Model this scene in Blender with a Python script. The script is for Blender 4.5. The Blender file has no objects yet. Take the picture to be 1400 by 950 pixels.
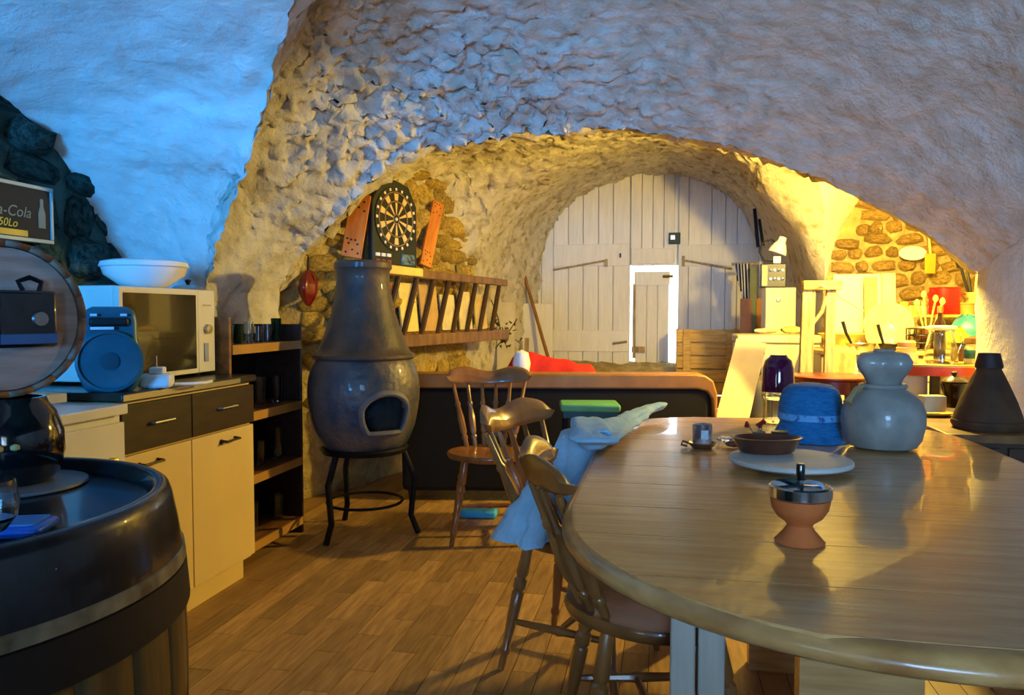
import bpy, math, random
import numpy as np
from mathutils import Vector, Matrix, noise
random.seed(7); noise.seed_set(7)
PI = math.pi
S = bpy.context.scene
COL = S.collection

# ---------------------------------------------------------------- camera
F = 1050.0; H = 1.17
YAW = math.radians(11.26); PITCH = math.atan(45 / F)
cam = bpy.data.cameras.new('camera'); cam.sensor_width = 36; cam.lens = F / 1400 * 36; cam.clip_start = .02
camo = bpy.data.objects.new('camera', cam); COL.objects.link(camo)
camo.location = (0, 0, H); camo.rotation_euler = (PI / 2 - PITCH, 0, YAW)
S.camera = camo
_R = Vector((math.cos(YAW), math.sin(YAW), 0)); _H = Vector((-math.sin(YAW), math.cos(YAW), 0)); _Z = Vector((0, 0, 1))
_F = _H * math.cos(PITCH) - _Z * math.sin(PITCH); _U = _Z * math.cos(PITCH) + _H * math.sin(PITCH); _C = Vector((0, 0, H))
def ray(px, py): return _R * ((px - 700) / F) + _U * ((475 - py) / F) + _F
def Wz(px, py, z): r = ray(px, py); return _C + r * ((z - H) / r.z)
def Wy(px, py, y): r = ray(px, py); return _C + r * (y / r.y)
def Wx(px, py, x): r = ray(px, py); return _C + r * (x / r.x)

# ---------------------------------------------------------------- world, lights, exposure
w = bpy.data.worlds.new('sky'); S.world = w; w.use_nodes = True
bgn = w.node_tree.nodes['Background']; bgn.inputs[0].default_value = (.72, .86, 1.0, 1); bgn.inputs[1].default_value = 3.0
S.view_settings.view_transform = 'Standard'; S.view_settings.look = 'None'
S.view_settings.exposure = 1.08; S.view_settings.gamma = 1; S.view_settings.use_curve_mapping = False
def area_light(name, loc, rot, sx, sy, power, color):
    l = bpy.data.lights.new(name, 'AREA'); l.shape = 'RECTANGLE'; l.size = sx; l.size_y = sy; l.energy = power; l.color = color
    o = bpy.data.objects.new(name, l); COL.objects.link(o); o.location = loc; o.rotation_euler = rot
    return o
# daylight entering by the window behind the camera (opening in wall_front)
# (left lamp's spread is narrowed so its beam falls on the cellar's left side)
la = area_light('window_daylight_blue', (-1.95, -2.46, 1.5), (PI / 2 + .10, 0, .05), .9, 1.1, 15, (.01, .34, 1.0)); la.data.spread = math.radians(48)
lb = area_light('window_daylight', (.6, -2.46, 1.55), (PI / 2 + .28, 0, -.12), 1.1, 1.1, 34, (.26, .54, 1.0)); lb.data.spread = math.radians(84)  # added fill, tilted up at the front vault; its opening is added too
LAMP_POS = Vector((1.3, 4.76, 1.96)); LAMP_POWER = 152; LAMP_COL = (1.0, .70, .14)

# ---------------------------------------------------------------- materials
def s2l(c):
    return tuple(((x / 255) / 12.92 if x / 255 <= .04045 else ((x / 255 + .055) / 1.055) ** 2.4) for x in c)
MATS = {}
def mat(name, rgb, rough=.6, metal=0., var=.12, scale=8., bump=0., bscale=30., rgb2=None, rnd=0., stretch=None,
        trans=0., coat=0., detail=4., bdetail=6., brough=.5, bdist=.02, ior=1.45, spec=.5, thresh=None):
    if name in MATS: return MATS[name]
    m = bpy.data.materials.new(name); m.use_nodes = True; MATS[name] = m
    nt = m.node_tree; N = nt.nodes; L = nt.links; b = N['Principled BSDF']
    b.inputs['Roughness'].default_value = rough; b.inputs['Metallic'].default_value = metal
    b.inputs['Transmission Weight'].default_value = trans; b.inputs['Coat Weight'].default_value = coat
    b.inputs['IOR'].default_value = ior; b.inputs['Specular IOR Level'].default_value = spec
    c = s2l(rgb)
    tc = N.new('ShaderNodeTexCoord'); mp = N.new('ShaderNodeMapping'); L.new(tc.outputs['Object'], mp.inputs['Vector'])
    if stretch: mp.inputs['Scale'].default_value = stretch
    nz = N.new('ShaderNodeTexNoise'); nz.inputs['Scale'].default_value = scale; nz.inputs['Detail'].default_value = detail
    L.new(mp.outputs[0], nz.inputs['Vector'])
    rp = N.new('ShaderNodeValToRGB')
    c2 = s2l(rgb2) if rgb2 else tuple(x * (1 - var) for x in c)
    c1 = c if rgb2 else tuple(min(1, x * (1 + var)) for x in c)
    rp.color_ramp.elements[0].color = (*c2, 1); rp.color_ramp.elements[1].color = (*c1, 1)
    lo, hi = thresh if thresh else (.32, .68)
    rp.color_ramp.elements[0].position = lo; rp.color_ramp.elements[1].position = hi
    L.new(nz.outputs['Fac'], rp.inputs['Fac'])
    out = rp.outputs[0]
    if rnd:
        oi = N.new('ShaderNodeObjectInfo'); mr = N.new('ShaderNodeMapRange')
        mr.inputs['To Min'].default_value = 1 - rnd; mr.inputs['To Max'].default_value = 1 + rnd * .6
        L.new(oi.outputs['Random'], mr.inputs['Value'])
        hs = N.new('ShaderNodeHueSaturation'); L.new(out, hs.inputs['Color']); L.new(mr.outputs[0], hs.inputs['Value']); out = hs.outputs[0]
        ad = N.new('ShaderNodeVectorMath'); ad.operation = 'ADD'; L.new(tc.outputs['Object'], ad.inputs[0])
        sc = N.new('ShaderNodeMath'); sc.operation = 'MULTIPLY'; sc.inputs[1].default_value = 37.; L.new(oi.outputs['Random'], sc.inputs[0])
        L.new(sc.outputs[0], ad.inputs[1]); L.new(ad.outputs[0], mp.inputs['Vector'])
    L.new(out, b.inputs['Base Color'])
    if bump:
        n2 = N.new('ShaderNodeTexNoise'); n2.inputs['Scale'].default_value = bscale; n2.inputs['Detail'].default_value = bdetail; n2.inputs['Roughness'].default_value = brough
        L.new(mp.outputs[0], n2.inputs['Vector'])
        bp = N.new('ShaderNodeBump'); bp.inputs['Strength'].default_value = bump; bp.inputs['Distance'].default_value = bdist
        L.new(n2.outputs['Fac'], bp.inputs['Height']); L.new(bp.outputs[0], b.inputs['Normal'])
    return m
def emis(name, rgb, strength):
    m = mat(name, rgb); b = m.node_tree.nodes['Principled BSDF']
    b.inputs['Emission Color'].default_value = (*s2l(rgb), 1); b.inputs['Emission Strength'].default_value = strength
    return m
PLASTER = mat('plaster', (226, 222, 214), .9, var=.08, scale=5, bump=.8, bscale=14, spec=.2, bdetail=10, brough=.65, bdist=.025)
ROUGHP = mat('rough_plaster', (226, 218, 200), .95, rgb2=(176, 160, 128), scale=9, bump=1.0, bscale=22, spec=.15, thresh=(.3, .5), bdetail=10, brough=.7, bdist=.035)
FRONTP = mat('front_plaster', (224, 220, 212), .9, rgb2=(196, 188, 172), scale=7, bump=1.0, bscale=16, spec=.15, thresh=(.3, .6), bdetail=10, brough=.68, bdist=.03)
MORTAR = mat('mortar', (172, 152, 104), .95, var=.25, scale=12, bump=1.0, bscale=40, spec=.1)
STONE = mat('wall_stone', (214, 184, 96), .9, rgb2=(150, 120, 58), scale=7, bump=.8, bscale=30, rnd=.28, spec=.15)
STONE_R = mat('pale_wall_stone', (190, 158, 92), .9, rgb2=(132, 104, 56), scale=7, bump=.8, bscale=30, rnd=.25, spec=.15)
DARKSTONE = mat('dark_stone', (74, 100, 92), .95, rgb2=(30, 46, 42), scale=5, bump=1.0, bscale=18, spec=.1, rnd=.2)
WHITEWOOD = mat('white_painted_wood', (226, 222, 210), .7, var=.06, scale=6, stretch=(6, 6, .6), bump=.15, bscale=20, rnd=.05)
PINE = mat('varnished_pine', (222, 172, 108), .24, rgb2=(192, 136, 78), scale=5, stretch=(1, 9, 9), bump=.05, bscale=12, coat=.35, rnd=.06)
PINE_EDGE = mat('pine_edge', (220, 164, 98), .3, rgb2=(172, 114, 60), scale=4, stretch=(3, 3, 8), coat=.3)
CHAIRWOOD = mat('brown_chair_wood', (160, 106, 54), .3, rgb2=(118, 72, 34), scale=6, stretch=(2, 2, .5), coat=.4)
DARKWOOD = mat('dark_brown_wood', (52, 34, 22), .45, rgb2=(32, 20, 14), scale=6, stretch=(5, 1, 5))
MIDWOOD = mat('mid_brown_wood', (150, 98, 44), .5, rgb2=(108, 66, 28), scale=6, stretch=(4, 1, 4))
OLDWOOD = mat('old_grey_wood', (186, 166, 124), .75, rgb2=(134, 112, 76), scale=7, stretch=(6, 6, .7), bump=.3)
YELWOOD = mat('yellow_pine_boards', (222, 184, 100), .65, rgb2=(180, 138, 64), scale=6, stretch=(.8, 5, 7), rnd=.12)
CREAM = mat('cream_laminate', (222, 194, 128), .4, var=.04, scale=4)
WHITE = mat('white_enamel', (222, 218, 206), .35, var=.03)
WHITEP = mat('white_plastic', (232, 232, 232), .4, var=.03)
DIMMED = mat('aged_white', (196, 186, 156), .45, var=.04)  # white dimmed and yellowed to offset the bright lamp nearby
CERAM = mat('white_ceramic', (236, 234, 228), .2, var=.02, coat=.4)
BLACK = mat('black_plastic', (20, 20, 22), .4, var=.2)
BLACKG = mat('black_glaze', (16, 18, 20), .12, var=.2, coat=.8)
BLACKM = mat('black_iron', (22, 22, 24), .5, metal=.6, var=.2)
DARKIRON = mat('dark_rusty_iron', (40, 28, 22), .6, var=.25)
IRON = mat('pale_iron_hoop', (172, 160, 130), .5, metal=.4, rgb2=(96, 84, 62), scale=14)
CHROME = mat('chrome', (210, 212, 216), .12, metal=1., var=.03)
STEEL = mat('brushed_steel', (170, 168, 162), .35, metal=1., var=.06)
GLASS = mat('clear_glass', (240, 246, 246), .03, trans=1., var=0, ior=1.45)
GREENGLASS = mat('green_glass', (70, 110, 72), .05, trans=.9, var=0)
DARKGLASS = mat('dark_oven_glass', (34, 32, 22), .12, var=.2, scale=3, coat=.5)
RED = mat('red_enamel', (206, 20, 16), .35, var=.06)
REDCLOTH = mat('red_cloth', (196, 30, 22), .8, var=.2, scale=18)
TERRA = mat('terracotta', (206, 106, 46), .7, var=.12, scale=14, bump=.1)
BLUECLOTH = mat('pale_blue_cloth', (160, 200, 222), .9, var=.1, scale=14, bump=.25, bscale=50)
FLOORP = mat('floor_plank', (184, 144, 86), .42, rgb2=(146, 110, 62), scale=7, stretch=(9, 1, 9), rnd=.34)

# ---------------------------------------------------------------- mesh helpers
def basis(d):
    d = Vector(d).normalized(); a = Vector((0, 0, 1)) if abs(d.z) < .95 else Vector((1, 0, 0))
    u = d.cross(a).normalized(); v = d.cross(u).normalized(); return u, v, d
class MB:
    def __init__(s): s.v = []; s.f = []
    def add(s, vs, fs):
        o = len(s.v); s.v += [tuple(x) for x in vs]; s.f += [tuple(i + o for i in f) for f in fs]; return s
    def box(s, c, size, rot=None):
        x, y, z = (q / 2 for q in size); c = Vector(c)
        vs = [Vector(p) for p in ((-x, -y, -z), (x, -y, -z), (x, y, -z), (-x, y, -z), (-x, -y, z), (x, -y, z), (x, y, z), (-x, y, z))]
        if rot is not None: vs = [rot @ p for p in vs]
        return s.add([p + c for p in vs], [(0, 3, 2, 1), (4, 5, 6, 7), (0, 1, 5, 4), (1, 2, 6, 5), (2, 3, 7, 6), (3, 0, 4, 7)])
    def b2(s, a, b): return s.box([(a[i] + b[i]) / 2 for i in range(3)], [abs(b[i] - a[i]) for i in range(3)])
    def hexa(s, q0, q1):          # two quads, lower and upper (or near and far)
        return s.add(list(q0) + list(q1), [(3, 2, 1, 0), (4, 5, 6, 7), (0, 1, 5, 4), (1, 2, 6, 5), (2, 3, 7, 6), (3, 0, 4, 7)])
    def lathe(s, prof, seg=24, c=(0, 0, 0), M=None, sx=1, sy=1):
        n = len(prof); vs = []; fs = []
        for r, z in prof:
            for k in range(seg):
                a = 2 * PI * k / seg; p = Vector((r * math.cos(a) * sx, r * math.sin(a) * sy, z))
                if M is not None: p = M @ p
                vs.append(p + Vector(c))
        for i in range(n - 1):
            for k in range(seg):
                k2 = (k + 1) % seg; fs.append((i * seg + k, i * seg + k2, (i + 1) * seg + k2, (i + 1) * seg + k))
        if prof[0][0] > 1e-5: fs.append(tuple(range(seg))[::-1])
        if prof[-1][0] > 1e-5: fs.append(tuple((n - 1) * seg + k for k in range(seg)))
        return s.add(vs, fs)
    def turned(s, p0, p1, prof, seg=10):      # prof: (t along, radius)
        p0 = Vector(p0); p1 = Vector(p1); u, v, d = basis(p1 - p0); Ln = (p1 - p0).length
        M = Matrix((u, -v, d)).transposed()
        return s.lathe([(r, t * Ln) for t, r in prof], seg, p0, M)
    def tube(s, pts, r, seg=8, flat=1.):
        pts = [Vector(p) for p in pts]; n = len(pts); vs = []; fs = []; pu = None
        for i, p in enumerate(pts):
            d = (pts[min(i + 1, n - 1)] - pts[max(i - 1, 0)]).normalized()
            if pu is None: u, v, _ = basis(d)
            else:
                u = (pu - d * pu.dot(d)).normalized(); v = d.cross(u)
            pu = u; rr = r[i] if isinstance(r, (list, tuple)) else r
            for k in range(seg):
                a = 2 * PI * k / seg; vs.append(p + u * (rr * math.cos(a)) + v * (rr * flat * math.sin(a)))
        for i in range(n - 1):
            for k in range(seg):
                k2 = (k + 1) % seg; fs.append((i * seg + k, i * seg + k2, (i + 1) * seg + k2, (i + 1) * seg + k))
        fs.append(tuple(range(seg))[::-1]); fs.append(tuple((n - 1) * seg + k for k in range(seg)))
        return s.add(vs, fs)
    def prism(s, poly, z0, z1, M=None):
        n = len(poly); vs = [Vector((x, y, z0)) for x, y in poly] + [Vector((x, y, z1)) for x, y in poly]
        if M is not None: vs = [M @ p for p in vs]
        return s.add(vs, [tuple(range(n))[::-1], tuple(range(n, 2 * n))] + [(i, (i + 1) % n, n + (i + 1) % n, n + i) for i in range(n)])
    def grid(s, rows):
        n = len(rows); m = len(rows[0])
        return s.add([p for r in rows for p in r], [(i * m + j, i * m + j + 1, (i + 1) * m + j + 1, (i + 1) * m + j) for i in range(n - 1) for j in range(m - 1)])
    def mesh(s, name, m, smooth=True, ang=38):
        me = bpy.data.meshes.new(name); me.from_pydata(s.v, [], s.f); me.update()
        if smooth:
            me.polygons.foreach_set('use_smooth', [True] * len(me.polygons)); me.set_sharp_from_angle(angle=math.radians(ang))
        me.materials.append(m); return me
    def build(s, name, m, parent=None, bevel=0., smooth=True, ang=38, loc=None, rot=None, solid=0., sub=0):
        o = bpy.data.objects.new(name, s.mesh(name, m, smooth, ang)); COL.objects.link(o)
        if parent: o.parent = parent
        if loc is not None: o.location = loc
        if rot is not None: o.rotation_euler = rot
        if solid: md = o.modifiers.new('thickness', 'SOLIDIFY'); md.thickness = solid; md.offset = 0
        if bevel: md = o.modifiers.new('bevel', 'BEVEL'); md.width = bevel; md.segments = 2; md.limit_method = 'ANGLE'
        if sub: md = o.modifiers.new('smooth', 'SUBSURF'); md.levels = sub; md.render_levels = sub
        return o
def tag(o, label, cat, group=None):
    o['label'] = label; o['category'] = cat
    if group: o['group'] = group
    return o
def thing(name, label, cat, loc=(0, 0, 0), rz=0., group=None, rot=None):
    o = bpy.data.objects.new(name, None); COL.objects.link(o); o.empty_display_size = .05
    o.location = loc; o.rotation_euler = rot if rot else (0, 0, rz)
    return tag(o, label, cat, group)
def struct(o): o['kind'] = 'structure'; return o
def sempty(name, loc=(0, 0, 0)):
    o = bpy.data.objects.new(name, None); COL.objects.link(o); o.location = loc; o.empty_display_size = .05; return struct(o)
def RZ(a): return Matrix.Rotation(a, 3, 'Z')
def RX(a): return Matrix.Rotation(a, 3, 'X')
def RY(a): return Matrix.Rotation(a, 3, 'Y')
def catmull(P, n):
    P = np.array(P, float); seg = np.linalg.norm(np.diff(P, axis=0), axis=1); t = np.concatenate([[0], np.cumsum(seg)]); t /= t[-1]
    out = []
    for u in np.linspace(0, 1, n):
        i = min(max(np.searchsorted(t, u, 'right') - 1, 0), len(P) - 2); s = (u - t[i]) / (t[i + 1] - t[i] + 1e-9)
        p0 = P[max(i - 1, 0)]; p1 = P[i]; p2 = P[i + 1]; p3 = P[min(i + 2, len(P) - 1)]
        out.append(.5 * ((2 * p1) + (p2 - p0) * s + (2 * p0 - 5 * p1 + 4 * p2 - p3) * s * s + (3 * p1 - p0 - 3 * p2 + p3) * s ** 3))
    return np.array(out)
def loft(rows, n, m):
    R = np.array([catmull(r, n) for r in rows])          # rows x n x 3
    return np.array([catmull(R[:, j], m) for j in range(n)]).transpose(1, 0, 2)   # m x n x 3
def rough_at(p):
    """how broken the plaster is: strongest around the stone arch and the left pier, weak on the smooth right-hand vault"""
    x, y, z = p
    a = .012
    a += .045 * math.exp(-((x + .9) / 1.0) ** 2 - ((y - 4.3) / .8) ** 2)
    if y > 4.25 and x < .9: a = max(a, .05)
    a += .032 * math.exp(-((x + 1.7) / .55) ** 2 - ((y - 3.5) / .6) ** 2)
    if x > .8 and y > 4.3: a = .008
    return a
def shake(p):
    p = Vector(p); a = rough_at(p)
    n1 = noise.noise_vector(p * 2.2) * .03
    q = p * 9.0
    c = noise.noise_vector(q) * .6 + noise.noise_vector(q * 2.1) * .6 + noise.noise_vector(q * 3.9) * .55
    return p + n1 + c * a
def vault(name, rows, n, m, material, noisy=True):
    g = loft(rows, n, m)
    b = MB(); b.grid([[shake(p) if noisy else Vector(p) for p in r] for r in g])
    return struct(b.build(name, material, ang=180))
def wallstrip(name, plan, z0, z1, material, step=.07, noisy=True):
    P = [(x, y, 0) for x, y in plan]; Ln = sum((Vector(P[i + 1]) - Vector(P[i])).length for i in range(len(P) - 1))
    t = []
    for i in range(len(P) - 1):
        k = max(2, int((Vector(P[i + 1]) - Vector(P[i])).length / step))
        t += [Vector(P[i]).lerp(Vector(P[i + 1]), j / k) for j in range(k)]
    t.append(Vector(P[-1])); nz = max(2, int((z1 - z0) / step))
    rows = [[(lambda q: shake(q) if noisy else q)(Vector((p.x, p.y, z0 + (z1 - z0) * k / nz))) for p in t] for k in range(nz + 1)]
    return struct(MB().grid(rows).build(name, material, ang=180))

# ---------------------------------------------------------------- the shell of the building
# front arch edge (world plane y = 4.2)
YE = 4.2
Epx = [(385, 400), (410, 350), (430, 330), (470, 290), (510, 250), (555, 215), (620, 195), (700, 184), (780, 178), (870, 177),
       (940, 186), (1010, 205), (1090, 230), (1180, 268), (1260, 314), (1340, 372)]
E0 = [Wy(a, b, YE) for a, b in Epx]
def lift(P, y, dz, spread, xl=None):
    out = []
    for p in P:
        k = max(0, min(1, (p.z - 1.3) / .6))
        out.append(Vector((p.x + (spread if p.x > 0 else -spread) * (1 - k * .6), y, p.z + dz * (.45 + .55 * k))))
    return out
def cut_left(P, start):      # row that begins at the groin point and follows P for x right of it
    s = Vector(start); return [s] + [p for p in P if p.x > s.x + .12 and p.z > s.z - .02]
G = [Vector((-2.2, 3.38, 1.30)), Vector((-1.92, 3.2, 1.72)), Wy(340, 225, 3.06), Wy(376, 130, 2.93), Wy(398, 50, 2.75), Wy(415, -50, 2.5), Vector((-.75, 1.9, 2.72)), Vector((-.5, 1.0, 2.8)), Vector((-.5, -2.7, 2.8))]
rows = [E0,
        lift(E0, 3.95, .16, .02), lift(E0, 3.65, .34, .08)]
rows[1][0] = Vector((-2.22, 3.9, 1.3)); rows[2][0] = Vector((-2.2, 3.6, 1.3))
r3 = lift(E0, 3.38, .44, .15); r3[0] = G[0]; rows.append(r3)
rows.append(cut_left(lift(E0, 3.06, .52, .22), G[2])); rows.append(cut_left(lift(E0, 2.75, .58, .3), G[4]))
rows.append(cut_left(lift(E0, 2.2, .63, .4), (-1.0, 2.2, 2.66))); rows.append(cut_left(lift(E0, 1.0, .66, .5), G[7])); rows.append(cut_left(lift(E0, -2.7, .66, .5), G[8]))
ceiling = vault('ceiling', rows[:6], 230, 100, FRONTP)
vault('ceiling', rows[5:], 90, 40, FRONTP)
# left web, lit by the window: between the groin and the arch on the left wall
XL = -2.62
Lp = [Vector((XL, 3.40, 1.0)), Vector((XL, 3.36, 1.35)), Wx(135, 300, XL), Wx(105, 245, XL), Wx(60, 185, XL), Wx(0, 135, XL), Vector((XL, 2.0, 2.2)), Vector((XL, 1.0, 2.35)), Vector((XL, -2.7, 2.35))]
Gl = [Vector((-2.2, 3.40, 1.0))] + G
gr, lr = catmull(Gl, 200), catmull(Lp, 200)
b = MB(); b.grid([[shake(Vector(gr[i]).lerp(Vector(lr[i]), k / 40) + Vector((0, 0, .06 * math.sin(PI * k / 40)))) for k in range(41)] for i in range(200)])
struct(b.build('ceiling', PLASTER, ang=180))
# pier under the groin, its face towards the room and its face towards the window
wallstrip('wall_left', [(XL, 3.40), (-2.2, 3.39), (-2.21, 3.6), (-2.22, 3.9), (-2.226, 4.2), (-2.5, 4.32)], 0, 1.34, FRONTP, .03)
# the right-hand pier
wallstrip('wall_right', [(3.1, 4.36), (1.66, 4.34), (1.53, 4.2), (1.55, 3.95), (1.64, 3.6), (1.72, 3.38), (1.8, 3.0), (1.95, 2.2), (2.05, 1.0), (2.05, -2.7)], 0, 1.95, PLASTER, .09)
# soffit of the arch, from the edge into the back vault
R0l = [(-2.55, 1.5), (-2.3, 1.95), (-1.8, 2.18), (-1.3, 2.24), (-.7, 2.25), (-.1, 2.24), (.4, 2.2), (.9, 2.2)]
R0r = [(.9, 2.2), (1.3, 2.25), (2.0, 2.4), (3.1, 2.3)]
def at_y(P, y): return [Vector((x, y, z)) for x, z in P]
Ein = [Vector((p.x * 1.02, 4.42, p.z + .03)) for p in E0]
vault('ceiling', [E0, Ein, [Vector((p.x * 1.06, 4.5, p.z + .12)) for p in E0], [Vector((p.x * 1.12, 4.5, p.z + .5 if p.x < -1 or p.x > .5 else p.z + .2)) for p in E0]], 110, 10, ROUGHP)
Mpx = [(1126, 392), (1138, 350), (1158, 300), (1186, 264), (1230, 240)]
Y2 = 6.8
Mw = [Wy(a, b_, Y2) for a, b_ in Mpx] + [Vector((2.5, Y2, 2.42)), Vector((3.1, Y2, 2.35))]
cusp = Mw[0]
Qw = [Vector((-1.78, Y2, 1.5)), Vector((-1.6, Y2, 2.0)), Vector((-1.2, Y2, 2.38)), Vector((-.4, Y2, 2.66)), Vector((.2, Y2, 2.63)), Wy(1010, 222, Y2), Wy(1050, 276, Y2), Wy(1088, 325, Y2), Wy(1108, 370, Y2), cusp]
R1l = [(-2.0, 2.0), (-1.75, 2.3), (-1.2, 2.43), (-.5, 2.48), (.1, 2.5), (.5, 2.55), (.95, 2.6)]
R1r = [(.95, 2.6), (1.5, 2.66), (2.2, 2.62), (3.1, 2.4)]
R1bl = [(-1.9, 2.1), (-1.6, 2.38), (-1.2, 2.5), (-.4, 2.6), (.2, 2.6), (.7, 2.5), (1.12, 2.3)]
R1br = [(1.12, 2.3), (1.5, 2.5), (2.2, 2.6), (3.1, 2.4)]
R3l = [(-1.62, 1.35), (-1.56, 1.9), (-1.35, 2.3), (-.95, 2.6), (-.35, 2.78), (.2, 2.76), (.62, 2.6), (.98, 2.25), (1.18, 1.8), (1.27, 1.35)]
R4l = [(-1.5, 1.35), (-1.44, 1.9), (-1.25, 2.35), (-.9, 2.62), (-.35, 2.80), (.2, 2.78), (.55, 2.62), (.88, 2.3), (1.05, 1.9), (1.1, 1.35)]
vault('ceiling', [at_y(R0l, 4.46), at_y(R1l, 5.4), at_y(R1bl, 6.2), Qw, at_y(R3l, 8.4), at_y(R4l, 9.22)], 120, 100, ROUGHP)
vault('ceiling', [at_y(R0r, 4.46), at_y(R1r, 5.4), at_y(R1br, 6.2), Mw], 60, 50, PLASTER)
# back room walls
LW = [(-2.5, 4.32), (-2.28, 4.45), (-2.0, 4.9), (-1.86, 5.8), (-1.76, 6.8)]
wall_bl = wallstrip('wall_left', LW, 0, 2.5, MORTAR, .08)
wallstrip('wall_left', [(-1.76, 6.8), (-1.62, 8.4), (-1.5, 9.22)], 0, 1.5, ROUGHP, .06)
wall_br = wallstrip('wall_back', [(cusp.x, Y2), (3.1, Y2)], 0, 2.7, MORTAR, .08)
wallstrip('wall_right', [(cusp.x, Y2), (1.3, 8.4), (1.1, 9.22)], 0, 1.46, PLASTER, .08)
wallstrip('wall_right', [(3.1, 4.36), (3.1, Y2)], 0, 2.7, PLASTER, .2)
wall_dark = wallstrip('wall_left', [(XL, -2.7), (XL, 3.42)], 0, 2.5, DARKSTONE, .08)
# outer shell so that daylight enters only by the window and the door
def shell():
    t = MB()
    t.b2((-3.4, -2.9, 0), (-3.2, 9.6, 3.4)); struct(t.build('wall_left', DARKSTONE))
    struct(MB().b2((3.2, -2.9, 0), (3.4, 9.6, 3.4)).build('wall_right', DARKSTONE))
    struct(MB().b2((-3.4, -2.9, 3.3), (3.4, 9.6, 3.5)).build('ceiling', DARKSTONE))
    t = MB(); t.b2((-3.2, 9.34, 0), (-1.65, 9.6, 3.3)); t.b2((1.25, 9.34, 0), (3.2, 9.6, 3.3)); t.b2((-1.65, 9.34, 2.98), (1.25, 9.6, 3.3)); struct(t.build('wall_back', MORTAR))
    t = MB(); zs = ((-3.2, -2.45), (-1.45, .05), (1.15, 3.2))
    for a, b_ in zs: t.b2((a, -2.9, 0), (b_, -2.62, 3.3))
    for a, b_ in ((-2.45, -1.45), (.05, 1.15)): t.b2((a, -2.9, 0), (b_, -2.62, .9)); t.b2((a, -2.9, 2.1), (b_, -2.62, 3.3))
    struct(t.build('wall_front', PLASTER))
    for k, (a, b_) in enumerate(((-2.45, -1.45), (.05, 1.15))):  # the second window is added to go with the upward fill
        wn = sempty('window_%d' % (k + 1), ((a + b_) / 2, -2.75, 1.5)); h = (b_ - a) / 2; t = MB()
        for p, q in (((-h, -.03, -.6), (-h + .06, .03, .6)), ((h - .06, -.03, -.6), (h, .03, .6)), ((-h + .06, -.03, -.6), (h - .06, .03, -.54)), ((-h + .06, -.03, .54), (h - .06, .03, .6)), ((-.025, -.03, -.54), (.025, .03, .54))): t.b2(p, q)
        t.build('window_frame', WHITEWOOD, wn)
        for s_ in (-1, 1): MB().box((s_ * (h - .0175) / 2 - s_ * .0, 0, 0), (h - .09, .006, 1.08)).build('pane', GLASS, wn)
shell()

# floor
floor = struct(MB().b2((-3.3, -2.8, -.12), (3.3, 9.7, -.012)).build('floor', mat('floor_base', (60, 44, 26), .8)))
PW, PL = .088, .43
pm = MB().box((0, 0, -.006), (PW - .0025, PL - .0025, .012)).mesh('plank', FLOORP, False)
rest = MB(); cnt = 0
for i in range(-35, 37):
    for j in range(-7, 23):
        x = i * PW; y = j * PL + (i * .37 % 1) * PL
        if cnt < 300 and -2.05 < x < .3 and 1.75 < y < 4.75 and not (x < -1.75 and y < 3.6):
            o = bpy.data.objects.new('plank', pm); COL.objects.link(o); o.location = (x, y, 0); o.parent = floor; cnt += 1
        else: rest.box((x, y, -.006), (PW - .0025, PL - .0025, .012))
o = rest.build('planks', mat('floor_plank_far', (168, 128, 72), .45, rgb2=(120, 88, 46), scale=3, stretch=(3, .6, 3)), floor, smooth=False); o['kind'] = 'stuff'

# stones set in the walls: a few rock shapes shared by all of them
def rock(seed, m):
    r = random.Random(seed); n = 10; b = MB(); vs = []; rr = [r.uniform(.82, 1.12) for _ in range(n)]
    for lvl, (k, z) in enumerate(((1.0, -.3), (.95, .35), (.62, .85))):
        for i in range(n):
            a = 2 * PI * i / n; c = math.copysign(abs(math.cos(a)) ** .7, math.cos(a)); s_ = math.copysign(abs(math.sin(a)) ** .7, math.sin(a))
            vs.append((c * rr[i] * k * .5, s_ * rr[i] * k * .5, z * r.uniform(.75, 1.2)))
    vs.append((0, 0, r.uniform(.85, 1.1)))
    fs = [(l * n + i, l * n + (i + 1) % n, (l + 1) * n + (i + 1) % n, (l + 1) * n + i) for l in range(2) for i in range(n)] + [(2 * n + i, 2 * n + (i + 1) % n, 3 * n) for i in range(n)]
    return b.add(vs, fs).mesh('stone', m, True, 60)
def stones(parent, plan, z0, z1, m, size, topf=None, seed=1, prot=.04):
    r = random.Random(seed); meshes = [rock(seed * 50 + i, m) for i in range(9)]
    P = [Vector((x, y, 0)) for x, y in plan]; cum = [0]
    for i in range(len(P) - 1): cum.append(cum[-1] + (P[i + 1] - P[i]).length)
    z = z0; cnt = 0
    while z < z1:
        h = size * r.uniform(.5, .95); s = r.uniform(0, size) * .5
        while s < cum[-1]:
            wd = size * r.uniform(.7, 1.7); q = s + wd / 2
            if q > cum[-1]: break
            i = next(k for k in range(len(cum) - 1) if q <= cum[k + 1]); d = (P[i + 1] - P[i]).normalized()
            p = P[i] + d * (q - cum[i]); nrm = Vector((d.y, -d.x, 0))
            zz = z + h / 2 + r.uniform(-.015, .015)
            if topf is None or zz < topf(p):
                o = bpy.data.objects.new('stone', r.choice(meshes)); COL.objects.link(o)
                pos = shake(Vector((p.x, p.y, zz))) - nrm * 0.005
                M = Matrix((d, Vector((0, 0, 1)), nrm)).transposed().to_4x4()
                M = Matrix.Translation(pos) @ M @ Matrix.Rotation(r.uniform(-.22, .22), 4, 'Z') @ Matrix.Diagonal((wd * .98, h * 1.0, prot * r.uniform(.6, 1.5), 1))
                o.matrix_world = M; o.parent = parent; cnt += 1
            s += wd
        z += h * .97
    return cnt
stones(wall_bl, LW[1:], .55, 2.25, STONE, .2, seed=3, prot=.055)
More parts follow.
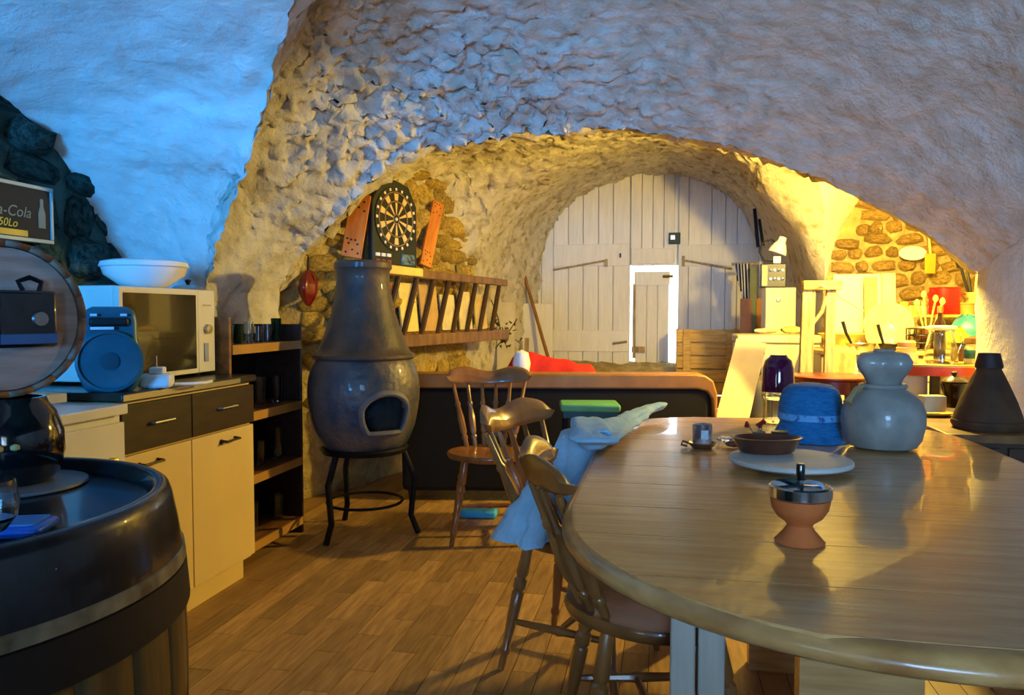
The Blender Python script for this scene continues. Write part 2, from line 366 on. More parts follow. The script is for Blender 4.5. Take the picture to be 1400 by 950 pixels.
stones(wall_br, [(cusp.x + .02, Y2), (2.75, Y2)], .95, 2.45, STONE_R, .15, topf=lambda p: min(2.5, np.interp(p.x, [q.x for q in Mw], [q.z for q in Mw])) - .02, seed=5, prot=.05)
stones(wall_dark, [(XL, 1.9), (XL, 3.36)], .8, 2.0, DARKSTONE, .24, seed=9, prot=.05)

# ---------------------------------------------------------------- the barn door in the back arch
YD = 9.2
def dx(px, py=400): return Wy(px, py, YD).x
def dz(py, px=880): return Wy(px, py, YD).z
def leaf(name, bounds, z0, z1, rails, skipz=None):
    d = sempty(name, (0, YD, 0))
    for a, b_ in zip(bounds[:-1], bounds[1:]):
        MB().b2((dx(a) + .003, 0, z0), (dx(b_) - .003, .035, z1)).build('plank', WHITEWOOD, d, bevel=.004)
    MB().b2((dx(bounds[0]), .04, z0), (dx(bounds[-1]), .05, z1)).build('backing_sheet', WHITEWOOD, d)  # added behind the planks to block daylight at their joints
    for (a, b_, ya, yb) in rails:
        MB().b2((dx(a), -.022, dz(yb)), (dx(b_), -.001, dz(ya))).build('rail', WHITEWOOD, d, bevel=.004)
    return d
d1 = leaf('door_1', [716, 740, 757, 777, 797, 818, 838, 861.2], dz(508), 2.95, [(757, 860, 333, 363), (745, 860, 452, 481)])
MB().tube([(dx(757), -.05, dz(368)), (dx(828), -.06, dz(356))], .012).box((dx(829), -.04, dz(359)), (.03, .05, .09)).build('strap_hinge', OLDWOOD, d1)
MB().tube([(dx(838), -.03, dz(470)), (dx(858), -.03, dz(467))], .018).build('bolt', CHROME, d1)
MB().box((dx(848), -.03, dz(349)), (.02, .02, .05)).build('keyhole', BLACK, d1)
d2 = leaf('door_2', [861.8, 877, 892, 907, 921.5], dz(363), 2.95, [(863, 921, 340, 361)])
d3 = leaf('door_3', [927, 941, 972, 991, 1007, 1036, 1062], dz(508), 2.95, [(927, 1036, 336, 365)])
MB().b2((dx(921.5) - .02, .052, dz(363)), (dx(927) + .02, .08, 2.95)).build('stile', WHITEWOOD, d3)
MB().b2((dx(861) - .03, .052, dz(362)), (dx(862) + .03, .07, 2.95)).build('stop_batten', WHITEWOOD, d2)  # added unseen, blocks the daylight slit above the wicket
MB().tube([(dx(935), -.05, dz(357)), (dx(1000), -.05, dz(369))], .012).box((dx(934), -.04, dz(358)), (.03, .05, .12)).build('strap_hinge', OLDWOOD, d3)
lk = MB().box((dx(921.5), -.03, dz(327)), (.13, .05, .13)).build('lock', mat('dark_green_iron', (34, 44, 34), .5, metal=.4), d3, bevel=.006)
MB().box((dx(921.5) - .02, -.06, dz(326)), (.05, .02, .05)).build('lock_plate', STEEL, lk)
# the wicket, ajar so that daylight shows round it
wk = sempty('door_4', (0, YD + .06, 0))
wb = [868, 884, 899, 914.5]
for a, b_ in zip(wb[:-1], wb[1:]): MB().b2((dx(a) + .002, 0, dz(500)), (dx(b_) - .002, .03, dz(372))).build('plank', WHITEWOOD, wk, bevel=.004)
MB().b2((dx(868), .032, dz(500)), (dx(914.5), .04, dz(372))).build('backing_sheet', WHITEWOOD, wk)  # added sheet, keeps daylight out of the wicket's plank joints
MB().b2((dx(867), -.03, dz(390)), (dx(916), -.002, dz(371))).build('rail', WHITEWOOD, wk, bevel=.004)
MB().b2((dx(865), -.05, dz(490)), (dx(869), .03, dz(388))).build('edge_batten', OLDWOOD, wk)
MB().b2((dx(864), -.04, dz(482)), (dx(882), -.004, dz(474))).build('foot_rail', OLDWOOD, wk)
MB().tube([(dx(906), -.05, dz(378)), (dx(920), -.05, dz(378))], .018).build('latch', mat('brass', (180, 140, 50), .35, metal=.8), wk)
# stone sill and rough ground below the doors
sill = struct(MB().grid([[shake(Vector((-1.6 + 2.8 * i / 30, 8.7 + .62 * j / 8, dz(496) - .28 * (1 - j / 8) ** 2))) for i in range(31)] for j in range(9)]).build('trim_1', MORTAR, ang=180))

# ---------------------------------------------------------------- hanging lamp in the back room (hidden behind the arch)
def lamp():
    t = thing('hanging_lamp', 'bare bulb lamp hanging from the vault behind the arch', 'lamp', LAMP_POS)
    MB().tube([(0, 0, .1), (0, 0, .42)], .004).build('cord', BLACK, t)
    MB().lathe([(.018, .05), (.02, .1), (.008, .115)], 12).build('socket', BLACK, t)
    MB().lathe([(0.001, -.05), (.02, -.044), (.03, -.02), (.028, .01), (.016, .05)], 16).build('bulb', emis('bulb_glow', (255, 214, 130), 12), t)
    l = bpy.data.lights.new('bulb_light', 'POINT'); l.energy = LAMP_POWER; l.color = LAMP_COL; l.shadow_soft_size = .06
    o = bpy.data.objects.new('bulb_light', l); COL.objects.link(o); o.location = LAMP_POS + Vector((-.02, -.06, -.1))
lamp()

# ---------------------------------------------------------------- dining table
def table():
    t = thing('dining_table', 'long varnished pine dining table with rounded ends and thick bullnose edge', 'table', (.4, 2.15, 0))
    hx, y0, y1 = .61, 1.02 - 2.15, 3.26 - 2.15
    # outline: straight sides, rounded ends
    def half(y):
        if y < -.45: k = (-.45 - y) / (-.45 - y0); return hx * max(0, 1 - k ** 2.15) ** .5
        if y > .55: k = (y - .55) / (y1 - .55); return hx * max(0, 1 - k ** 3.2) ** .45
        return hx
    zt = .75
    seams = [y0 + .004, -.93, -.70, -.475, -.235, .0, .24, .48, .72, .93, y1 - .004]
    inset = .0
    for a, b_ in zip(seams[:-1], seams[1:]):
        ys = np.linspace(a + .0016, b_ - .0016, 9); s_ = .975
        poly = [(-half(y * s_) * s_, y * s_) for y in ys] + [(half(y * s_) * s_, y * s_) for y in ys[::-1]]
        MB().prism(poly[::-1], zt - .034, zt).build('board', PINE, t, smooth=False)
    # bullnose edge all round
    ys = list(y0 + (y1 - y0) * (.5 - .5 * np.cos(np.linspace(0, PI, 61))))
    ol = [(-half(y), y) for y in ys] + [(half(y), y) for y in ys[::-1]][1:-1]
    n = len(ol); rows = []
    prof = [(.973, -.001), (.985, .0), (.996, -.004), (1.006, -.012), (1.009, -.022), (1.006, -.032), (.994, -.04), (.97, -.042), (.93, -.040)]
    for k, z in prof: rows.append([Vector((x * k, y * k, zt + z)) for x, y in ol] + [Vector((ol[0][0] * k, ol[0][1] * k, zt + z))])
    MB().grid(rows).build('edge_band', PINE_EDGE, t, ang=180)
    GREYLEG = mat('pale_grey_leg', (178, 168, 150), .6, var=.1, stretch=(6, 6, .5))
    for px, py, m in ((893, 940, GREYLEG), (1120, 945, PINE), (1010, 640, PINE), (1240, 640, PINE)): pass
    L1 = (-.335, -.66)
    MB().b2((L1[0] - .05, L1[1] - .035, 0), (L1[0] - .004, L1[1] + .04, .71)).b2((L1[0] + .001, L1[1] - .035, 0), (L1[0] + .05, L1[1] + .04, .71)).build('leg', GREYLEG, t, bevel=.004)
    for x, y in ((.33, -.66), (-.335, .68), (.33, .68)): MB().b2((x - .05, y - .035, 0), (x + .05, y + .04, .71)).build('leg', PINE, t, bevel=.004)
    for y in (-.66, .68): MB().b2((-.27, y - .012, .6), (.27, y + .012, .71)).build('apron', PINE, t)
    for x in (-.335, .33): MB().b2((x - .012, -.6, .6), (x + .012, .62, .71)).build('apron', PINE, t)
    MB().b2((-.12, -.50, 0), (.12, -.44, .60)).build('centre_support', PINE, t)
    MB().b2((-.12, .44, 0), (.12, .5, .6)).build('centre_support', PINE, t)
table()
TZ = .751

# ---------------------------------------------------------------- chairs
def chair(name, label, loc, rz, sc=1.0, h=.86):
    t = thing(name, label, 'chair', loc, rz, 'turned wooden dining chairs'); t.scale = (sc, sc, sc)
    # facing local +Y, back at local -Y
    sh = []
    for i in range(36):
        a = 2 * PI * i / 36; r = .215 * (1 + .05 * math.cos(2 * a) ** 2); sh.append((r * math.cos(a) * 1.02, r * math.sin(a) * .98))
    b = MB(); rings = []
    for k, z in ((.0, .438), (.55, .442), (.85, .450), (.97, .452), (1.0, .44), (.97, .422), (.85, .415), (0, .413)):
        rings.append([Vector((x * k, y * k, z)) for x, y in sh] + [Vector((sh[0][0] * k, sh[0][1] * k, z))])
    b.grid(rings[::-1]).build('seat', CHAIRWOOD, t, ang=60)
    lp = [(0, .011), (.06, .013), (.12, .0125), (.14, .018), (.17, .018), (.19, .013), (.42, .019), (.6, .021), (.62, .015), (.64, .022), (.70, .022), (.72, .015), (.75, .021), (.95, .017), (1, .015)]
    feet = {}
    for sx in (-1, 1):
        for sy in (-1, 1):
            top = Vector((sx * .13, sy * .13, .42)); bot = Vector((sx * .2, sy * .2, .0)); feet[sx, sy] = (top, bot)
            MB().turned(bot, top, lp, 12).build('leg', CHAIRWOOD, t)
    sp = [(0, .008), (.1, .011), (.45, .014), (.5, .018), (.55, .014), (.9, .011), (1, .008)]
    mids = []
    for sx in (-1, 1):
        a = feet[sx, -1][1].lerp(feet[sx, -1][0], .38); b_ = feet[sx, 1][1].lerp(feet[sx, 1][0], .38); mids.append(a.lerp(b_, .5))
        MB().turned(a, b_, sp, 8).build('stretcher', CHAIRWOOD, t)
    MB().turned(mids[0], mids[1], sp, 8).build('stretcher', CHAIRWOOD, t)
    # crest rail, bowed and with two lobes
    def crest(u):   # u in -1..1
        x = .235 * u; y = -.31 + .075 * u * u; return x, y
    rings = []; n = 28
    for i in range(n + 1):
        u = -1 + 2 * i / n; x, y = crest(u); e = math.sqrt(max(0, 1 - abs(u) ** 9))
        lob = .030 * math.sin(min(1, abs(u) / .62) * PI / 2) ** 2 - .012 * max(0, abs(u) - .62) / .38
        zt = h - .03 + lob; zb = h - .095 - .006 * math.cos(u * PI)
        zm = (zt + zb) / 2; hh = (zt - zb) / 2 * (e * .9 + .1); th = .016 * (e * .7 + .3)
        rings.append([Vector((x, y + th * math.cos(a) - .02 * math.sin(a), zm + hh * math.copysign(abs(math.sin(a)) ** .75, math.sin(a)))) for a in [2 * PI * k / 14 for k in range(15)]])
    MB().grid(rings).add([p for p in rings[0][:14]], [tuple(range(14))]).add([p for p in rings[-1][:14]], [tuple(range(14))[::-1]]).build('crest_rail', CHAIRWOOD, t, ang=60)
    bp = [(0, .010), (.05, .013), (.12, .013), (.14, .017), (.17, .017), (.19, .012), (.24, .018), (.45, .019), (.62, .012), (.64, .016), (.67, .016), (.7, .011), (1, .009)]
    for i in range(6):
        u = -1 + 2 * i / 5; x, y = crest(u * .86)
        a = (2 * PI) * .75 + u * .75; base = Vector((.18 * math.cos(a), .18 * math.sin(a) * 1.0, .445))
        MB().turned(base, Vector((x, y, h - .085)), bp, 8).build('spindle', CHAIRWOOD, t)
    return t
def face(dx_, dy_): return math.atan2(-dx_, dy_)
chair('dining_chair', 'turned wooden chair standing against the back of the sofa, facing the table', (-.90, 3.93, 0), face(.25, -1), h=.88)
chair('dining_chair', 'turned wooden chair with pale blue cloth on its seat', (-.27, 2.56, 0), face(.93, -.30), h=.865)
chair('dining_chair', 'turned wooden chair pushed under the table beside the pale grey leg', (-.03, 1.96, 0), face(.96, .22), h=.845)

# pale blue cloth trailing from the chair seat over the table edge
def cloth():
    t = thing('cloth', 'crumpled pale blue cloth trailing from chair seat up onto the table edge', 'cloth', (-.3, 2.6, .46))
    o0 = Vector((-.3, 2.6, .46))
    pts = [Wz(909, 552, .80), Wz(880, 562, .79), Wz(845, 580, .785), Wz(812, 602, .79), Vector((-.255, 2.62, .79)), Vector((-.27, 2.5, .70)), Vector((-.28, 2.45, .58)), Vector((-.32, 2.42, .48))]
    P = catmull([tuple(p - o0) for p in pts], 44)
    wd = np.interp(np.linspace(0, 1, 44), [0, .06, .2, .45, .6, .8, 1], [.010, .034, .045, .058, .062, .07, .09])
    rows = []
    for i in range(44):
        p = Vector(P[i]); d = Vector(P[min(i + 1, 43)]) - Vector(P[max(i - 1, 0)]); d.normalize()
        sd = d.cross(Vector((0, 0, 1)))
        if sd.length < .1: sd = Vector((.6, -.8, 0))
        sd.normalize(); up = sd.cross(d).normalized(); r = []
        for k in range(25):
            a = 2 * PI * k / 24; f = 1 + .16 * math.sin(3 * a + i * .23) + .1 * math.sin(5 * a - i * .31)
            q = p + sd * (wd[i] * math.cos(a) * f) + up * (wd[i] * .42 * math.sin(a) * f)
            r.append(q + noise.noise_vector((q + o0) * 14) * .010 + noise.noise_vector((q + o0) * 38) * .004)
        rows.append(r)
    MB().grid(rows).build('roll', BLUECLOTH, t, ang=180)
    rows = []
    for i in range(30):
        r = []
        for j in range(31):
            a = 2 * PI * j / 30; k = i / 29
            rad = (.035 + .12 * k ** .8) * (1 + (.16 * math.sin(5 * a + 1 + k) + .08 * math.sin(11 * a)) * (.4 + .6 * k))
            z = .21 * (1 - k) ** .85; cx = -.06 - .06 * k; cy = -.17
            if i == 0: rad = .004
            q = Vector((cx + rad * math.cos(a) * .7, cy + rad * math.sin(a), z)); r.append(q + (noise.noise_vector(q * 16) * .016 + noise.noise_vector(q * 40) * .006) * min(1, z * 30 + .1))
        rows.append(r)
    MB().grid(rows).build('bunched_end', BLUECLOTH, t, ang=180)
cloth()

# ---------------------------------------------------------------- things on the table
def ashtray():
    p = Wz(1093, 741, TZ); t = thing('spinning_ashtray', 'terracotta footed ashtray with chrome spinning lid and black push rod', 'ashtray', p)
    MB().lathe([(.0, 0), (.043, 0), (.045, .003), (.040, .008), (.028, .022), (.022, .032), (.026, .038), (.040, .048), (.050, .064), (.0535, .083), (.050, .083), (.044, .062), (.02, .045), (0, .042)], 40).build('bowl', TERRA, t)
    MB().lathe([(.0535, .084), (.056, .086), (.0555, .104), (.052, .107), (.049, .104), (.046, .096), (.018, .088), (0, .087)], 40).build('lid', CHROME, t)
    MB().lathe([(.0, .088), (.006, .088), (.006, .118), (0, .118)], 12).build('rod', CHROME, t)
    MB().lathe([(0, .116), (.0075, .116), (.008, .142), (.0065, .146), (0, .146)], 14).build('push_knob', BLACKG, t)
    MB().box((.017, .0, .1045), (.03, .004, .004)).build('spring_clip', CHROME, t)
ashtray()
def susan():
    p = Wz(1080, 625, TZ + .03); p.z = TZ; t = thing('lazy_susan', 'round whitewashed turntable board under a brown oval dish', 'turntable', p)
    MB().lathe([(0, 0), (.085, 0), (.085, .012), (0, .012)], 32).build('foot', DARKWOOD, t)
    MB().lathe([(0, .013), (.155, .013), (.162, .018), (.162, .025), (.158, .029), (0, .029)], 48).build('board', mat('whitewashed_board', (206, 200, 188), .6, var=.12, scale=9), t)
    DISH = mat('brown_glaze', (110, 62, 38), .3, rgb2=(70, 36, 22), scale=10, coat=.4)
    zt = TZ + .03; c = Wz(1048, 618, zt); d = thing('oval_dish', 'brown glazed oval earthenware dish holding two little pots', 'dish', c, rz=.2)
    MB().lathe([(0, .0), (.068, .0), (.078, .006), (.094, .04), (.100, .043), (.094, .044), (.086, .038), (.07, .009), (0, .007)], 40, sx=1, sy=.66).build('bowl', DISH, d)
    z = zt + .009
    for px, py, rr, hh, lab, m in ((1037, 607, .02, .036, 'small grey clay pot holding dried red flowers, in the oval dish', mat('grey_clay', (106, 96, 84), .5)), (1066, 606, .027, .034, 'dark squat clay pot in the oval dish', mat('dark_clay', (54, 44, 38), .35, coat=.3))):
        q = Wz(px, py, z); g = thing('small_pot', lab, 'pot', q)
        MB().lathe([(0, 0), (rr * .8, 0), (rr, hh * .5), (rr * .86, hh), (rr * .76, hh), (rr * .85, hh * .5), (0, .006)], 24).build('body', m, g)
        MB().lathe([(rr * .86, hh - .004), (rr * .94, hh - .001), (rr * .86, hh + .002), (rr * .76, hh + .001)], 24).build('rim', m, g)
        if rr < .025:
            for ax, ay, hz, s_ in ((-.03, .0, .056, 1), (.012, .005, .062, 1.2), (.002, .01, .052, 1)):
                f = MB().tube([(0, 0, .01), (ax * .5, ay, hz * .6), (ax, ay, hz)], .0014, 5).build('stem', mat('dry_stem', (92, 78, 44), .8), g)
                b = MB()
                for k in range(6): b.lathe([(0, -.006), (.006 * s_, 0), (0, .006)], 6, (ax + random.uniform(-.006, .006), ay + random.uniform(-.006, .006), hz + random.uniform(-.004, .006)))
                b.build('petals', mat('dried_red_petals', (150, 22, 22), .7, var=.3), f)
susan()
def vase():
    p = Wz(1206, 612, TZ); M = mat('grey_stoneware', (156, 152, 140), .42, rgb2=(124, 122, 114), scale=11, bump=.1, bscale=60, coat=.25)
    t = thing('stoneware_vase', 'squat pale grey stoneware vase shaped like a sack tied at the neck', 'vase', p, .3)
    prof = [(0, 0), (.075, 0), (.098, .008), (.112, .03), (.122, .075), (.122, .115), (.11, .15), (.085, .175), (.06, .19), (.05, .2)]
    MB().lathe(prof, 48).build('body', M, t)
    rows = []
    for r, z in ((.05, .198), (.054, .21), (.066, .23), (.082, .255), (.085, .275), (.072, .296), (.05, .303), (.036, .30), (.03, .31)):
        rows.append([Vector(((r * (1 + .16 * math.sin(4 * a + .5) * min(1, (z - .19) / .07))) * math.cos(a), (r * (1 + .16 * math.sin(4 * a + .5) * min(1, (z - .19) / .07))) * math.sin(a), z)) for a in [2 * PI * k / 48 for k in range(49)]])
    MB().grid(rows).build('gathered_mouth', M, t, ang=180)
    MB().tube([(.062 * math.cos(a), .062 * math.sin(a), .196) for a in [2 * PI * k / 32 for k in range(33)]], .008, 8).build('tie', M, t)
    TW = mat('twine', (150, 128, 86), .9)
    MB().tube([(-.062, .0, .198), (-.095, -.01, .188), (-.118, -.015, .16), (-.13, -.02, .145)], [.007, .009, .009, .014], 8).build('tie_end', TW, t)
vase()
def hat():
    p = Wz(1117, 603, TZ); M = mat('blue_straw', (24, 128, 186), .75, rgb2=(12, 96, 156), scale=40, stretch=(1, 1, 3), bump=.5, bscale=90)
    t = thing('straw_hat', 'bright blue woven straw hat resting on the table beside the vase', 'hat', p + Vector((-.012, .06, 0)), .2)
    MB().lathe([(.10, .062), (.102, .1), (.098, .135), (.088, .165), (.065, .182), (.03, .188), (0, .189)], 40, sx=1.0, sy=1.05).build('crown', M, t)
    MB().lathe([(.10, .064), (.108, .045), (.122, .02), (.14, .004), (.143, .001), (.138, .0), (.118, .016), (.1, .05)], 40, sx=.92, sy=1.05).build('brim', M, t)
    b = MB().lathe([(.1015, .066), (.1045, .068), (.1035, .088), (.1005, .09)], 40, sx=1.0, sy=1.05).build('band', mat('dark_blue_band', (16, 74, 140), .7, rgb2=(90, 160, 210), scale=60, thresh=(.55, .7)), t)
hat()
def jug():
    p = Wz(1063, 577, TZ); t = thing('glass_jar', 'clear faceted glass jar with a dark purple tumbler upturned on it', 'jar', p)
    MB().lathe([(0, 0), (.05, 0), (.056, .01), (.056, .09), (.062, .105), (.06, .12), (.055, .12), (.055, .105), (.05, .09), (.05, .012), (0, .012)], 12).build('body', GLASS, t, ang=20)
    MB().tube([(.052, 0, .108), (.078, 0, .112), (.08, 0, .085), (.056, 0, .055)], .005, 8).build('handle', GLASS, t)
    q = p + Vector((0, 0, .121)); g = thing('tumbler', 'dark purple glass tumbler standing upside down on a clear jar', 'tumbler', q)
    MB().lathe([(.062, 0), (.062, .004), (.058, .09), (.05, .12), (.035, .133), (.03, .142), (0, .142)], 32).lathe([(.058, .001), (.05, .1), (0, .12)], 32).build('body', mat('purple_glass', (76, 16, 52), .08, var=.1, coat=.6), g)
jug()
def candle():
    p = Wz(960, 612, TZ); t = thing('candle_holder', 'brown saucer candle holder with ring handle and stubby wax glass', 'candle holder', p)
    BR = mat('brown_saucer', (96, 58, 34), .4, coat=.3)
    MB().lathe([(0, 0), (.03, 0), (.044, .014), (.046, .018), (.042, .018), (.028, .006), (0, .006)], 28).build('saucer', BR, t)
    MB().tube([(-.042, 0, .014), (-.06, 0, .02), (-.064, 0, .008), (-.046, 0, .004)], .004, 8).build('ring_handle', BR, t)
    g = MB().lathe([(0, .007), (.028, .007), (.031, .06), (.030, .075), (.026, .073), (.025, .012), (0, .012)], 24).build('wax_cup', mat('sooty_cup', (200, 176, 158), .4, rgb2=(96, 72, 66), scale=14, thresh=(.42, .58)), t)
    MB().box((.006, -.0305, .045), (.022, .003, .028)).build('picture_patch', mat('pale_blue_print', (120, 178, 206), .5, rgb2=(200, 210, 214), scale=60), g)
candle()
def trinkets():
    for px, py, lab, m, r in ((993, 606, 'crumpled clear wrapper lying beside the oval dish', GLASS, .025), (1003, 612, 'small pink and brown trinket lying beside the oval dish', mat('pinkish', (176, 130, 120), .5, rgb2=(80, 50, 46), scale=40), .02)):
        p = Wz(px, py, TZ); b = MB(); rows = []
        for i in range(8):
            th = PI * i / 7; rows.append([Vector((r * 1.3 * math.sin(th) * math.cos(a), r * math.sin(th) * math.sin(a), r * .45 * (1 - math.cos(th)))) for a in [2 * PI * k / 14 for k in range(15)]])
        rows = [[q + noise.noise_vector(q * 90 + p) * .006 * (1 if q.z > .004 else .2) for q in rw] for rw in rows]
        tag(b.grid(rows).build('table_trinket', m, loc=p + Vector((0, 0, .002)), ang=25), lab, 'trinket')
trinkets()

# ---------------------------------------------------------------- sofa seen from behind, stool
def sofa():
    a = Wz(548, 511, .80); c = Wz(980, 512, .80); d = c - a; d.z = 0; L = d.length; ang = math.atan2(d.y, d.x)
    t = thing('sofa', 'long dark sofa with tan top rail, seen from behind', 'sofa', (a.x, a.y, 0), ang)
    TAN = mat('tan_leather', (146, 100, 44), .5, var=.15, scale=9); SHADED = mat('black_cloth', (18, 16, 18), .9, var=.2)  # the brown sofa's shade is painted in as black cloth
    MB().b2((0, 0, .06), (L - .035, .14, .715)).build('back_panel', SHADED, t, bevel=.03)
    # lit brown top that wraps down the end
    pr = [(0, .71), (L - .12, .71), (L - .06, .695), (L - .03, .65), (L - .022, .55), (L - .022, .08), (L, .08), (L + .004, .68), (L - .02, .76), (L - .07, .795), (L - .13, .802), (0, .802)]
    M = Matrix(((1, 0, 0), (0, 0, -1), (0, 1, 0)))
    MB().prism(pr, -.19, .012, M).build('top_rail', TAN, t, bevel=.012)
    MB().b2((.02, .15, .2), (L - .04, .8, .42)).build('seat_base', SHADED, t, bevel=.03)
    for k in range(3): MB().b2((.2 + k * (L - .4) / 3 + .005, .2, .42), (.2 + (k + 1) * (L - .4) / 3 - .005, .78, .53)).build('seat_cushion', TAN, t, bevel=.04)
    for x in (.0, L - .2): MB().b2((x, .15, .1), (x + .17, .8, .64)).build('armrest', SHADED, t, bevel=.04)
    for x in (.06, L - .1):
        for y in (.04, .72): MB().lathe([(.02, 0), (.028, .08)], 12, (x, y, 0)).build('foot', DARKWOOD, t)
    return a, ang, L
sofa_a, sofa_ang, sofa_L = sofa()
sdir = Vector((math.cos(sofa_ang), math.sin(sofa_ang), 0)); snor = Vector((-sdir.y, sdir.x, 0))
def stool():
    p = Wz(806, 553, .66); t = thing('stool', 'dark stool with a green padded top behind the table', 'stool', (p.x, p.y - .02, 0), sofa_ang)
    MB().b2((-.165, -.13, .635), (.165, .13, .675)).build('seat_pad', mat('green_vinyl', (86, 160, 110), .5, var=.1), t, bevel=.012)
    MB().b2((-.15, -.115, .60), (.15, .115, .634)).build('seat_frame', mat('blue_green_paint', (20, 80, 84), .5), t)
    for x in (-.135, .135):
        for y in (-.1, .1): MB().tube([(x, y, .61), (x * 1.15, y * 1.15, 0)], .012, 8).build('leg', BLACKM, t)
stool()
def red_pile():
    p = sofa_a + sdir * .92 + snor * .42
    t = thing('red_blanket', 'red blanket heaped over the seat side of the sofa back', 'blanket', (p.x, p.y, .53), sofa_ang)
    rows = []
    for i in range(26):
        u = i / 25; x = -.34 + .72 * u; r = []
        hh = .42 * min(1, (u * 5) ** .6) * (1 - .35 * u) * min(1, ((1 - u) * 9) ** .5) + .012
        for j in range(19):
            a = PI * j / 18; q = Vector((x, -.13 * math.cos(a), hh * math.sin(a) ** .7)); r.append(q + noise.noise_vector(q * 9) * .025 * math.sin(a))
        rows.append(r)
    MB().grid(rows).build('heap', REDCLOTH, t, ang=180)
    MB().lathe([(0, 0), (.05, .02), (.06, .08), (.045, .15), (0, .17)], 14, (-.17, -.14, .24)).build('white_corner', WHITEP, t)
red_pile()

# floor piece under the far chair
p = Wz(655, 700, .02)
tag(MB().b2((-.11, -.06, 0), (.11, .06, .045)).build('folded_cloth', mat('sky_blue_cloth', (70, 180, 235), .8), loc=(p.x, p.y - .02, .001), rot=(0, 0, .1), bevel=.015), 'folded sky blue cloth on the floor under the far chair', 'cloth')

# ---------------------------------------------------------------- chimenea
def chimenea():
    c = Vector((-1.575, 3.86, 0)); t = thing('chimenea', 'rounded clay chimenea stove with tall neck on a black iron tripod', 'stove', c, 0)
    CL = mat('weathered_glazed_clay', (40, 56, 72), .42, rgb2=(104, 88, 74), scale=5, bump=.5, bscale=18, coat=.15, detail=10, thresh=(.40, .62))  # the window's blue light is painted into the clay as bluish patches
    NECK = mat('dark_clay_neck', (50, 48, 48), .55, rgb2=(96, 72, 52), scale=5, detail=10, bump=.5, bscale=14, coat=.1)
    # pot with a real mouth: skip the faces round the opening, then line it
    prof = [(.001, .455), (.16, .45), (.205, .465), (.235, .50), (.268, .58), (.288, .68), (.295, .76), (.29, .83), (.272, .90), (.25, .945)]
    P = catmull([(r, 0, z) for r, z in prof], 60); seg = 96
    mouth_dir = math.atan2(-.70, .71)                       # towards the room and the camera
    b = MB(); idx = {}; vs = []; fs = []
    def inside(ang, z):
        u = (ang - mouth_dir + PI) % (2 * PI) - PI; x = u * .29; zz = z - .64
        if zz < -.07 or zz > .125: return False
        return abs(x) < (.125 if zz < .03 else .125 * math.sqrt(max(0, 1 - ((zz - .03) / .098) ** 2)))
    for i in range(60):
        for k in range(seg): a = 2 * PI * k / seg; vs.append((P[i][0] * math.cos(a), P[i][0] * math.sin(a), P[i][2]))
    for i in range(59):
        for k in range(seg):
            am = 2 * PI * (k + .5) / seg; zm = (P[i][2] + P[i + 1][2]) / 2
            if not inside(am, zm): fs.append((i * seg + k, i * seg + (k + 1) % seg, (i + 1) * seg + (k + 1) % seg, (i + 1) * seg + k))
    b.add(vs, fs); pot = b.build('pot', CL, t, ang=60); md = pot.modifiers.new('wall', 'SOLIDIFY'); md.thickness = .03; md.offset = -1
    # raised lip round the mouth
    lp = []
    for k in range(41):
        q = 2 * PI * k / 40; x = .133 * math.cos(q); zz = .03 + .105 * math.sin(q) if math.sin(q) > 0 else .03 + max(-.105, .16 * math.sin(q))
        z = .64 + zz; rr = np.interp(z, P[:, 2], P[:, 0]); a = mouth_dir + x / .29; lp.append((rr * math.cos(a), rr * math.sin(a), z))
    MB().tube(lp, .018, 8, flat=.8).build('mouth_lip', mat('sooty_clay_lip', (120, 104, 92), .6, rgb2=(70, 84, 96), scale=9), t)
    MB().lathe([(.262, .935), (.272, .945), (.272, .96), (.25, .97), (.232, 1.0), (.198, 1.09), (.168, 1.18), (.148, 1.28), (.138, 1.36), (.140, 1.40), (.152, 1.415), (.152, 1.44), (.142, 1.452), (.12, 1.45), (.115, 1.36), (.14, 1.2), (.2, 1.0)], 48).build('neck', NECK, t)
    MB().lathe([(.2, .44), (.225, .44), (.235, .462), (.225, .472), (.19, .462), (.19, .45)], 40).build('stand_ring', BLACKM, t)
    for a in (mouth_dir + .9, mouth_dir - 1.15, mouth_dir + PI): MB().tube([(.21 * math.cos(a), .21 * math.sin(a), .45), (.27 * math.cos(a), .27 * math.sin(a), .30), (.25 * math.cos(a), .25 * math.sin(a), .1), (.29 * math.cos(a), .29 * math.sin(a), .0)], .016, 8).build('stand_leg', BLACKM, t)
    MB().tube([(.2 * math.cos(a), .2 * math.sin(a), .17) for a in [2 * PI * k / 24 for k in range(25)]], .008, 6).build('brace_ring', BLACKM, t)
chimenea()

